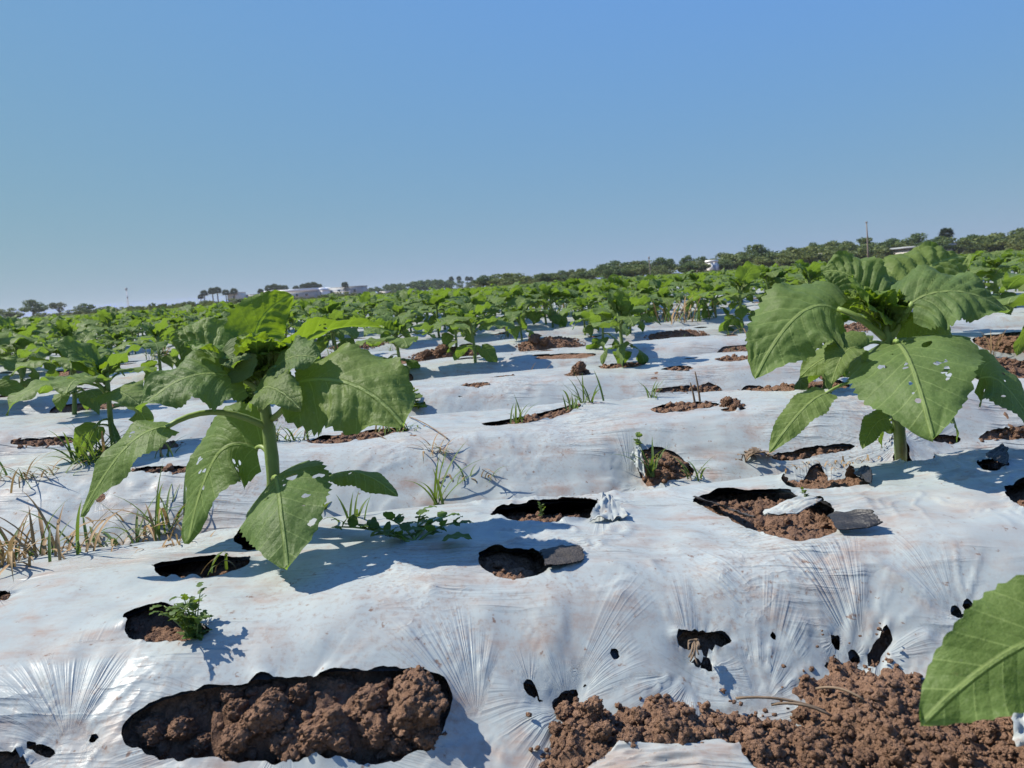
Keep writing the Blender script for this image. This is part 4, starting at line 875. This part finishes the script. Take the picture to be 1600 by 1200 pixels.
# grass in the furrows between the beds farther back
TP = []
for k in range(2, 9):
    c = C0+(k-.5)*PITCHB; lo, hi = LIM(c); ord_ = ['', '', 'second', 'third', 'fourth', 'fifth', 'sixth', 'seventh', 'eighth'][k]
    for j in range([0, 0, 5, 7, 8, 8, 7, 7, 7][k]):
        u = random.uniform(lo+.2, hi-.2); n = c+random.choice([-.16, -.05, .1, .16])+random.gauss(0, .05); x, y = xy(u, n); z = float(max(base_z(np.array([u]), np.array([n]))[0], soil_z(np.array([u]), np.array([n]))[0])); px, py, _ = project((x, y, z))
        if not (-20 < px < 1620): continue
        lab, grp = 'grass tuft in the furrow before the %s bed back from the long tear' % ord_, 'furrow grass before the %s bed' % ord_
        if len(TP) < 4: t = tuft((x, y, z), 20, .10, .004, lab, grp, .2+.22*len(TP), 1.2, .03, seed=300+len(TP)); TP.append(t)
        else: t = copy_tree(random.choice(TP)); t.location = (x, y, z); tag(t, lab, 'grass', grp)
        t.rotation_euler = (0, 0, random.random()*6.28); q = random.uniform(.8, 1.7); t.scale = (q, q, q)
# broadleaf weeds
def small_leaf(L, w, seed, cut=0, na=7, nb=5):
    V, F, uv = blade((0, 0, 0), (L*.5, 0, L*.25), (L, 0, L*.02), [0, 0, 1], w, na, nb, fold=.2, wav=.15, puck=.03, seed=seed, lobe=.05)
    if cut: V[:, 1] *= (.45+.75*np.abs(np.sin(V[:, 0]/L*np.pi*cut)))
    return V, F
def put_leaf(t, V, F, P, az, el, m, name='leaf'):
    ca, sa, ce, se = math.cos(az), math.sin(az), math.cos(el), math.sin(el)
    Rm = np.array([[ca*ce, -sa, -ca*se], [sa*ce, ca, -sa*se], [se, 0, ce]]); return obj(name, V@Rm.T+np.asarray(P), F, m, t)
def weed_branchy(P, size, nst, label, seed, m=M_WEED, cut=3, name='leafy_weed', group=None, nl=9, lw=.3, lean=.9):
    r = random.Random(seed); t = thing(name, label, 'weed', P, 0, group)
    for i in range(nst):
        az = r.random()*6.28; ln = r.uniform(.1, lean); L = size*r.uniform(.6, 1.1); tip = np.array([math.cos(az)*math.sin(ln), math.sin(az)*math.sin(ln), math.cos(ln)])*L
        c = bez((0, 0, -.01), tip*.5+np.array([0, 0, .15*L]), tip, 7); V, F = tube(c, np.linspace(.0016, .0007, 7)*size/.08, 5); st = obj('stem', V, F, M_STEM, t)
        for j in range(nl):
            q = c[min(6, 1+j*6//nl)]+np.array([r.gauss(0, .002), r.gauss(0, .002), 0]); V, F = small_leaf(size*r.uniform(.22, .42), size*.42*lw*r.uniform(.7, 1.2), seed+i+j*1.1, cut)
            put_leaf(st, V, F, q, r.random()*6.28, r.uniform(-.1, .9), m)
    return t
weed_branchy(on(305, 994), .046, 9, 'feathery green weed growing in the round hole below the large seedling', 5, lw=.2, nl=8)
weed_branchy(on(998, 692), .028, 2, 'tiny green sprout at the rim of the round pleated hole', 6, cut=0, nl=4, lw=.55, lean=.5)
weed_branchy(on(845, 800), .015, 3, 'little mossy weed in the deep wide hole of the front bed', 7, cut=2, nl=5)
weed_branchy(on(1258, 778), .018, 4, 'yellowish little weed at the back of the ragged hole', 8, cut=2, nl=5)
weed_branchy(on(340, 628), .085, 9, 'clump of round leaved weed behind the large seedling', 9, cut=0, nl=7, lw=.6)
weed_branchy(on(385, 632), .075, 8, 'second clump of round leaved weed touching the first, nearer the stem', 10, cut=0, nl=7, lw=.6)
weed_branchy(on(655, 640), .085, 3, 'dark drooping broadleaf weed right of the large seedling', 12, cut=0, nl=3, lw=.9, lean=.6)
# creeping weed in the shade of the large seedling
Pc = on(640, 848); t = thing('creeping_weed', 'creeping dark green weed sprawling in the large seedling\'s shadow', 'weed', Pc); r = random.Random(4)
for i, (a, b) in enumerate([((645, 845), (540, 830)), ((645, 845), (700, 818)), ((650, 845), (605, 822)), ((640, 848), (580, 850)), ((650, 842), (660, 810)), ((640, 845), (520, 836)), ((655, 845), (720, 830))]):
    p, q = S(*a)-Pc, S(*b)-Pc+np.array([0, 0, .006]); c = bez(p-np.array([0, 0, .005]), (p+q)/2+np.array([0, 0, .010]), q, 8); V, F = tube(c, np.linspace(.0018, .001, 8), 5); st = obj('stem', V, F, M_STEM, t)
    for j in range(7):
        V, F = small_leaf(r.uniform(.013, .023), r.uniform(.0045, .008), i*7+j); put_leaf(st, V, F, c[1+j], r.random()*6.28, r.uniform(-.2, .8), M_WEED)
# fallen leaf and dead bits
Pf = S(716, 852, .003); V, F = small_leaf(.036, .011, 3, 0, 12, 9); t = thing('fallen_leaf', 'single green leaf lying on film beside the creeping weed', 'leaf', Pf); put_leaf(t, V, F, (-.018, .004, 0), -.15, -.02, M_WEED, 'blade')
Pd = on(1165, 722); t = thing('dead_weed', 'withered brown weed slumped over the front bed crest', 'weed', Pd)
for i in range(7):
    az = random.random()*6.28; c = bez((0, 0, 0), (math.cos(az)*.02, math.sin(az)*.02, .035), (math.cos(az)*.05, math.sin(az)*.035, .012), 7); V, F = tube(c, .0012, 5); st = obj('stem', V, F, M_DEAD, t)
    for j in range(3): V, F = small_leaf(.022, .006, i+j); put_leaf(st, V, F, c[2+j*2], random.random()*6.28, random.uniform(-1, .3), M_DEAD)
Pr = on(1084, 1006); t = thing('root_strands', 'bunch of dry brown roots hanging from the oval hole on the front slope', 'roots', Pr)
for i in range(14):
    q = S(1075+random.uniform(0, 18), 1015+random.uniform(0, 40), .004)-Pr; c = bez((random.gauss(0, .004), 0, .004), q*.5+np.array([random.gauss(0, .005), -.004, .006]), q, 8); V, F = tube(c, .0009, 5); obj('strand', V, F, M_DEAD, t)
for px, py, L, lab in [(1086, 628, .05, 'broken dead twig standing in a soil hole of the second bed'), (1094, 626, .075, 'thin dead twig beside the broken one on the second bed')]:
    P = on(px, py); V, F = tube(bez((0, 0, -.01), (-.004, 0, L*.6), (-.010, .002, L), 8), np.linspace(.003, .0015, 8), 6); t = thing('dead_twig', lab, 'twig', P); obj('stalk', V, F, M_DEAD, t)
for i, (p, q) in enumerate([((1205, 1110), (1300, 1128)), ((1275, 1085), (1350, 1103)), ((1150, 1100), (1290, 1120)), ((640, 655), (700, 690)), ((590, 682), (690, 760))]):
    a, b = on(*p)+np.array([0, 0, .006]), on(*q)+np.array([0, 0, .006]); V, F = tube(bez((0, 0, 0), (b-a)/2+np.array([0, 0, .012]), b-a, 9), .0014, 5)
    t = thing('dry_stalk', ['dry stalk lying across the furrow soil', 'thin straw on the soil mound by the film edge', 'longer dry stalk half buried at the film edge', 'bent straw on the second bed near the withered knot', 'long thin straw leaning down the second bed slope'][i], 'stalk', a); obj('stalk', V, F, M_DEAD, t)
tick('--------- background')
# ------------------------------------------------------------------ background
def crown_mesh(rx, rz, ncl, nleaf, leaf, seed, up=1.0):
    r = np.random.default_rng(seed); Cc = []
    while len(Cc) < ncl:
        p = r.uniform(-1, 1, 3)
        if (p**2).sum() < 1 and (p**2).sum() > .12: Cc.append(p)
    Cc = np.array(Cc)*np.array([rx, rx, rz])*.78; per = nleaf//ncl; Vs, Fs = [], []
    for i, c in enumerate(Cc):
        cr = r.uniform(.26, .46)*min(rx, rz); d = nrm(r.normal(size=(per, 3))); P = c+d*cr*r.uniform(.55, 1.08, (per, 1))*np.array([1.15, 1.15, .85])
        a = nrm(r.normal(size=(per, 3))); b = nrm(np.cross(a, d+.6*r.normal(size=(per, 3)))); s = leaf*r.uniform(.6, 1.3, (per, 1))
        Q = np.stack([P-a*s, P+b*s*.6, P+a*s, P-b*s*.6], 1).reshape(-1, 3); Vs.append(Q); k = np.arange(per)*4+i*per*4
        Fs.append(np.concatenate([np.stack([k, k+1, k+2], 1), np.stack([k, k+2, k+3], 1)]))
    return np.concatenate(Vs), np.concatenate(Fs), Cc
def tree_proto(kind, seed):
    rx, rz, h = [(2.2, 1.8, 3.0), (2.6, 1.6, 2.4), (1.7, 2.1, 3.3), (3.0, 1.5, 2.0), (2.0, 1.4, 2.2)][kind % 5]
    m = M_CROWNS[[0, 1, 2, 1, 0][kind % 5]]; V, F, Cc = crown_mesh(rx, rz, 16 if kind != 2 else 11, 2300 if kind != 2 else 1300, .15, seed)
    t = bpy.data.objects.new('field_tree', None); COL.objects.link(t)
    obj('crown', V+np.array([0, 0, h]), F, m, t, smooth=False)
    parts = [tube([(0, 0, -.2), (.08, .05, h*.4), (0, .1, h*.9)], [.22, .17, .09], 7)]
    for c in Cc[:7]: parts.append(tube(bez((0, 0, h*.4), np.array([c[0]*.4, c[1]*.4, h*.65]), c+np.array([0, 0, h]), 5), [.09, .07, .055, .04, .025], 5))
    V, F = merge(parts); obj('trunk', V, F, M_BARK, t); return t
PROTO = [tree_proto(i, 70+i) for i in range(5)]
usedp = [False]*5
TL = ['dark rounded tree in the tree line beyond the field', 'olive green spreading tree in the tree line beyond the field', 'open grey green tree standing beyond the field', 'low wide olive bush at the foot of the tree line', 'small dark bushy tree in the tree line beyond the field']
def place(px, py_top, dist, kind, sx=1.0, label=None, group='tree line beyond the field', py_base=None):
    # height from the picture, at the distance of the field edge
    x = W(px, 435, dist)[0]; y = dist
    zt = W(px, py_top, dist)[2]; full = [4.8, 4.0, 5.4, 3.5, 3.6][kind]; s = max(.2, (zt+.16)/full)
    if not usedp[kind]: o = PROTO[kind]; usedp[kind] = True
    else: o = copy_tree(PROTO[kind])
    o.location = (x, y, -.16); o.scale = (s*sx*1.55, s*sx*1.55, s); o.rotation_euler = (0, 0, random.random()*6.28); o.name = 'field_tree' if kind != 3 else 'field_bush'
    lab = label or TL[kind]; tag(o, lab, 'tree' if kind != 3 else 'bush', group if not label else None); return o
rt = random.Random(3)
place(45, 468, 190, 0, 1.0, 'dark round tree standing alone, left of the open grey tree'); place(85, 463, 190, 2, .8, 'open grey green tree with sky showing through, beside the lone round tree'); place(127, 475, 190, 4, 1.1, 'small dark round tree right of the open grey tree')
for px, top, d, k, sx in [(5, 484, 185, 3, 1.0), (-30, 480, 190, 1, 1), (160, 481, 200, 3, 1.2), (185, 482, 200, 3, 1.2), (210, 481, 180, 3, 1.3), (232, 476, 180, 4, .6), (250, 477, 190, 3, 1.0), (275, 472, 170, 2, .8), (285, 474, 170, 4, .8), (320, 476, 240, 3, 1.0), (1186, 385, 150, 0, 1.1), (1160, 396, 155, 1, .9), (1140, 400, 160, 1, .9), (1100, 404, 170, 0, .8), (1075, 404, 170, 4, .7), (1048, 408, 170, 0, .9), (1031, 406, 165, 0, 1.1), (1005, 411, 180, 0, 1.0), (985, 411, 180, 1, 1.0), (965, 412, 190, 4, 1.2), (945, 416, 190, 0, 1.1), (918, 422, 170, 1, 1.3), (900, 424, 190, 1, .9), (880, 427, 190, 4, 1.2), (870, 424, 200, 2, .6), (845, 430, 200, 1, .9), (825, 434, 210, 4, 1.1), (800, 433, 210, 1, .9), (770, 436, 220, 4, 1.3), (750, 438, 220, 1, 1.1), (1218, 388, 170, 2, .8), (1245, 388, 165, 1, .8), (1272, 384, 170, 4, .7), (1298, 382, 165, 4, .9), (1310, 380, 160, 1, .9), (1325, 376, 165, 2, .8), (1342, 374, 160, 1, .8), (1372, 373, 160, 2, .7), (1390, 378, 155, 4, 1.0), (1402, 377, 155, 1, .8), (1430, 368, 165, 0, .9), (1455, 370, 170, 2, .7), (1498, 371, 145, 2, .9), (1466, 373, 145, 0, 1.0), (1486, 374, 142, 1, 1.0), (1520, 373, 165, 4, .9), (1540, 370, 165, 1, 1.0), (1562, 366, 165, 1, .9), (1580, 360, 165, 2, .8), (1602, 358, 165, 1, .9), (1635, 362, 165, 0, .9), (1670, 360, 165, 1, .9), (-70, 478, 190, 0, 1)]:
    place(px, top-(4 if px > 850 else 2), d, k, sx)
for i in range(80):               # bushes along the foot of the right-hand trees
    px = rt.uniform(740, 1650); hy = 445-(px-800)*109/1600; place(px, hy-(rt.uniform(8, 20) if px < 1130 else rt.uniform(8, 29)), rt.uniform(130, 165), rt.choice([3, 3, 4]), rt.uniform(1.0, 1.7), None)
for i in range(34):               # low bushes at the foot of the left-hand trees and palms
    px = rt.uniform(-60, 560); hy = 445-(px-800)*109/1600; place(px, hy-rt.uniform(3, 9), rt.uniform(150, 190), rt.choice([3, 3, 4]), rt.uniform(1.0, 1.8), 'low shrub at the far field edge near the lone round tree' if px < 300 else 'low shrub at the far field edge before the pale buildings')['group'] = 'shrubs near the lone tree' if px < 300 else 'shrubs before the buildings'
# the wood on the horizon, one soft mass
Vs, Fs, o_ = [], [], 0; VC = [crown_mesh(3.2, 2.6, 9, 420, .36, 200+i)[:2] for i in range(4)]
for i in range(170):
    px = rt.uniform(545, 860) if i < 105 else rt.uniform(860, 1700); hy = 445-(px-800)*109/1600; d = rt.uniform(330, 420)
    tall = (11*np.exp(-((px-660)/90)**2)+8) if px < 860 else 15
    V, F = VC[i % 4]; x = W(px, 435, d)[0]; s = rt.uniform(.75, 1.05)*tall*d/FPX/5.4
    Vs.append(V*np.array([s*1.1, s*1.1, s])+np.array([x, d, 2.6*s])); Fs.append(F+o_); o_ += len(V)
tag(obj('far_wood', np.concatenate(Vs), np.concatenate(Fs), M_CROWNS[0], smooth=False), 'far bluish green wood along the horizon behind the pale buildings', 'wood', kind='stuff')
# weeds and grass verge at the field's edge
Vs, Fs, o_ = [], [], 0
for i in range(2600):
    px = rt.uniform(-60, 1660); d = rt.uniform(112, 150); x = W(px, 435, d)[0]; h = rt.uniform(.25, .75)*(1.7 if 150 < px < 330 else 1)
    V, F = VC[i % 4]; sel = rt.randrange(0, 300); F2 = F[:26]; V2 = V[sel*4:sel*4+52] if False else V[:104]
    P = np.array([rt.gauss(0, .3), 0, 0]); q = np.array([[x+rt.gauss(0, .5), d, -.16], [x+rt.gauss(0, .5), d, -.16+h], [x+rt.gauss(0, .6), d+.2, -.16+h*.7], [x+rt.gauss(0, .6), d+.3, -.16]]); Vs.append(q); Fs.append(np.array([(0, 1, 2), (0, 2, 3)])+o_); o_ += 4
tag(obj('field_verge', np.concatenate(Vs), np.concatenate(Fs), M_CROWNS[1], smooth=False), 'rough green verge of weeds at the far edge of the field', 'weeds', kind='stuff')
# palms
def palm_proto():
    t = bpy.data.objects.new('fan_palm', None); COL.objects.link(t); r = random.Random(5)
    V, F = tube([(0, 0, -.2), (.05, 0, 3), (0, .05, 6.0)], [.26, .2, .17], 8); obj('trunk', V, F, M_BARK, t)
    parts, dry = [], []
    for i in range(80):
        az = i*2.4; el = r.uniform(-.6, 1.35); d = np.array([math.cos(az)*math.cos(el), math.sin(az)*math.cos(el), math.sin(el)]); side = nrm(np.cross(d, [0, 0, 1.01])); up = np.cross(side, d); p0 = np.array([0, 0, 6.0])+d*.5
        for j in range(7):
            th = (j-3)*.3; q = p0+(d*math.cos(th)+side*math.sin(th))*r.uniform(1.1, 1.5)+np.array([0, 0, -.15*abs(j-3)]); w = np.cross(nrm(q-p0), up)*.2
            (parts if el > -.35 else dry).append((np.array([p0-w*.3, q*.6+p0*.4+w, q, q*.6+p0*.4-w]), np.array([(0, 1, 2), (0, 2, 3)])))
    V, F = merge(parts); obj('crown', V, F, M_PALM, t, smooth=False); V, F = merge(dry); obj('dry_skirt', V, F, M_PALMDRY, t, smooth=False); return t
PALM = palm_proto(); firstp = [True]
def palm(px, top, d, label, group='palms beyond the field', sx=1.0):
    x = W(px, 435, d)[0]; s = (W(px, top, d)[2]+.16)/7.7
    o = PALM if firstp[0] else copy_tree(PALM); firstp[0] = False
    o.location = (x, d, -.16); sx = .6+.4*sx; o.scale = (s*sx, s*sx, s); o.rotation_euler = (0, 0, random.random()*6); tag(o, label, 'palm', group); return o
for px, top in [(310, 460), (316, 453), (329, 449), (337, 448), (350, 452), (363, 450), (405, 451)]: palm(px, top, 300, 'dark fan palm in the cluster beside the cream block house', 'palms by the cream block house', 1.5)
for px, top in [(418, 445), (427, 443), (435, 445), (443, 445), (461, 446), (472, 443), (480, 441), (489, 440), (497, 443)]: palm(px, top, 330, 'dark fan palm behind the long white roof', 'palms behind the long white roof', 1.6)
palm(538, 440, 330, 'single fan palm above the grey block building', None, 1.6)
for px in (705, 717, 730, 736): palm(px, 431+abs(px-717)*.05, 420, 'tall thin fan palm rising above the far wood', 'thin palms above the far wood', 1.1)
palm(1478, 355, 158, 'tall fan palm with a brown dry skirt beside the long shed roof', None, 1.5); palm(1272, 383, 165, 'short bushy palm left of the small gable house', None, 1.6); palm(1238, 386, 165, 'short bushy palm beside the white house', None, 1.6)
# buildings
def bld(px0, px1, py_top, d, dep, wallm, roofm, label, cat='building', lip=.25, roofh=.2, windows=3, gable=0, name='building', zt_base=-.16):
    x0, x1 = W(px0, 435, d)[0], W(px1, 435, d)[0]; H = W((px0+px1)/2, py_top, d)[2]-zt_base; w = x1-x0
    t = thing(name, label, cat, ((x0+x1)/2, d, zt_base), R(-4))
    V, F = box(-w/2, w/2, 0, dep, 0, H); obj('wall', V, F, wallm, t, smooth=False)
    if gable: 
        V = np.array([(-w/2-.3, -.3, H), (w/2+.3, -.3, H), (0, -.3, H+gable), (-w/2-.3, dep+.3, H), (w/2+.3, dep+.3, H), (0, dep+.3, H+gable)]); F = np.array([(0, 1, 2), (3, 5, 4), (0, 2, 5), (0, 5, 3), (1, 4, 5), (1, 5, 2), (0, 3, 4), (0, 4, 1)])
    else: V, F = box(-w/2-lip, w/2+lip, -lip, dep+lip, H+.003, H+roofh)
    obj('roof', V, F, roofm, t, smooth=False)
    for i in range(windows):
        c = -w/2+w*(i+.7)/(windows+.4); ww = min(1.2, w*.12); f = obj('window', *box(c-ww/2-.08, c+ww/2+.08, -.06, .02, H*.42, H*.8), M_WHITE, t, smooth=False); obj('pane', *box(c-ww/2, c+ww/2, -.075, -.02, H*.46, H*.76), M_GLASS, f, smooth=False)
    obj('door', *box(-w*.42, -w*.42+min(1.0, w*.1), -.05, .02, 0, min(2.1, H*.75)), M_WOOD, t, smooth=False); return t
bld(352, 372, 458, 300, 6, M_CREAM, M_CREAM, 'cream flat-topped block house among the palms', windows=1, lip=.05)
bld(372, 404, 461, 306, 8, M_GREY, M_GREY, 'low grey building joined to the cream block house', windows=2)
bld(405, 488, 457, 320, 14, M_GREY, M_ROOF, 'long low warehouse with a bright white roof', 'warehouse', .4, 1.1, 5)
bld(492, 506, 454, 325, 14, M_WHITE, M_ROOF, 'small white gable fronted hall beside the long warehouse', 'hall', windows=1, gable=1.2)
bld(506, 562, 449, 332, 12, M_GREY, M_GREY, 'grey block building right of the white gable hall', windows=4)
bld(520, 540, 456, 310, 5, M_WHITE, M_ROOF, 'white shed standing before the grey block building', 'shed', windows=1)
bld(592, 604, 456, 310, 5, M_WHITE, M_ROOF, 'tiny white shed at the foot of the far wood', 'shed', windows=0)
bld(780, 790, 438, 250, 4, M_CREAM, M_ROOF, 'pale little house half hidden in the trees', 'house', windows=1)
bld(805, 813, 443, 240, 3, M_WHITE, M_ROOF, 'small white hut beside the pale little house', 'hut', windows=0)
bld(1204, 1222, 403, 150, 5, M_WHITE, M_ROOF, 'white house with a small roof block beside the round tree', 'house', windows=2)
bld(1222, 1240, 408, 147, 4, M_CREAM, M_CREAM, 'low cream annex right of the white house', 'annex', windows=1, lip=.1)
bld(1242, 1290, 404, 158, 5, M_BLOCK, M_TILE, 'long brown roofed building with a pale wall between the short palms', windows=4, lip=.3, roofh=.5)
bld(1276, 1290, 403, 152, 4, M_WHITE, M_CREAM, 'small cream gable house at the end of the brown roof', 'house', windows=1, gable=1.0)
bld(1420, 1486, 386, 140, 6, M_BLOCK, M_GREY, 'long low open shed with a grey sheet roof under the tall palm', 'shed', .5, .35, 0)
bld(1080, 1110, 422, 146, .3, M_BLOCK, M_BLOCK, 'low pale block wall beside the white tower', 'wall', .02, .1, 0, name='block_wall')
d = 145; x0, x1 = W(1110, 435, d)[0], W(1123, 435, d)[0]; H = W(1116, 406, d)[2]+.16; w = x1-x0
t = thing('water_tower', 'narrow white tower with a projecting cap by the block wall', 'tower', ((x0+x1)/2, d, -.16), R(18))
obj('shaft', *box(-w/2, w/2, 0, w, 0, H-.4), M_WHITE, t, smooth=False); obj('cap', *box(-w/2-.12, w/2+.08, -.1, w+.1, H-.397, H), M_WHITE, t, smooth=False); obj('side_panel', *box(w/2+.003, w/2+.35, .1, w-.1, 0, H-.8), M_BLOCK, t, smooth=False); obj('door', *box(-w*.2, w*.2, -.04, .02, 0, 1.6), M_GREY, t, smooth=False)
def pole(px, y0, y1, d, r_, label, name='wooden_pole', lean=0.0, cat='pole', m=M_WOOD, bits=True):
    x = W(px, 435, d)[0]; z1 = W(px, y0, d)[2]; t = thing(name, label, cat, (x, d, -.16)); h = z1+.16
    V, F = tube([(0, 0, -.1), (lean*.3, 0, h*.35), (lean*.5, 0, h*.7), (lean, 0, h)], [r_, r_*.9, r_*.8, r_*.6], 7); obj('shaft', V, F, m, t)
    if bits: obj('cap', *box(lean-r_*.9, lean+r_*.9, -r_*.9, r_*.9, h-.02, h+.12), m, t, smooth=False)
pole(1357, 348, 405, 80, .085, 'tall bent bare wooden pole standing before the right trees', lean=-.16)
pole(1017, 404, 437, 45, .035, 'thin dark stake rising from the seedling rows', lean=-.06)
d = 600; x = W(195, 435, d)[0]; h = W(195, 450, d)[2]+.16; t = thing('radio_mast', 'thin distant radio mast with a dark head above the field', 'mast', (x, d, -.16))
parts = []
for a in range(3):
    c, s = math.cos(a*2.09), math.sin(a*2.09); parts.append(tube([(c*.7, s*.7, 0), (c*.35, s*.35, h)], [.13, .10], 5))
    for j in range(12): c2, s2 = math.cos((a+1)*2.09), math.sin((a+1)*2.09); f1, f2 = .7-.35*j/12, .7-.35*(j+1)/12; parts.append(tube([(c*f1, s*f1, h*j/12), (c2*f2, s2*f2, h*(j+1)/12)], [.07, .07], 4))
obj('lattice', *merge(parts), M_ROOF, t); obj('antenna_head', *tube([(0, 0, h*.90), (0, 0, h*1.0)], [.7, 1.1], 8), M_GREY, t); obj('lower_antenna', *tube([(.2, 0, h*.56), (.2, 0, h*.64)], [.6, .6], 8), M_GREY, t)
hz = bpy.data.materials.new('hazy_air'); hz.use_nodes = True; hz.node_tree.nodes.clear()
pv = hz.node_tree.nodes.new('ShaderNodeVolumePrincipled'); pv.inputs['Color'].default_value = (.70, .78, .79, 1); pv.inputs['Density'].default_value = .0003; pv.inputs['Anisotropy'].default_value = .3
ho = hz.node_tree.nodes.new('ShaderNodeOutputMaterial'); hz.node_tree.links.new(pv.outputs[0], ho.inputs['Volume'])
V, F = box(-1600, 1600, -1600, 1600, -1.2, 16); tag(obj('haze', V, F, hz, smooth=False), 'thin pale blue haze over the whole field', 'haze', kind='stuff')
tick('tris %d unique %d' % (sum(len(o.data.polygons) for o in bpy.data.objects if o.type == 'MESH'), sum(len(m.polygons) for m in bpy.data.meshes))); print('objects', len(bpy.data.objects), 'tris', sum(len(o.data.polygons) for o in bpy.data.objects if o.type == 'MESH'))
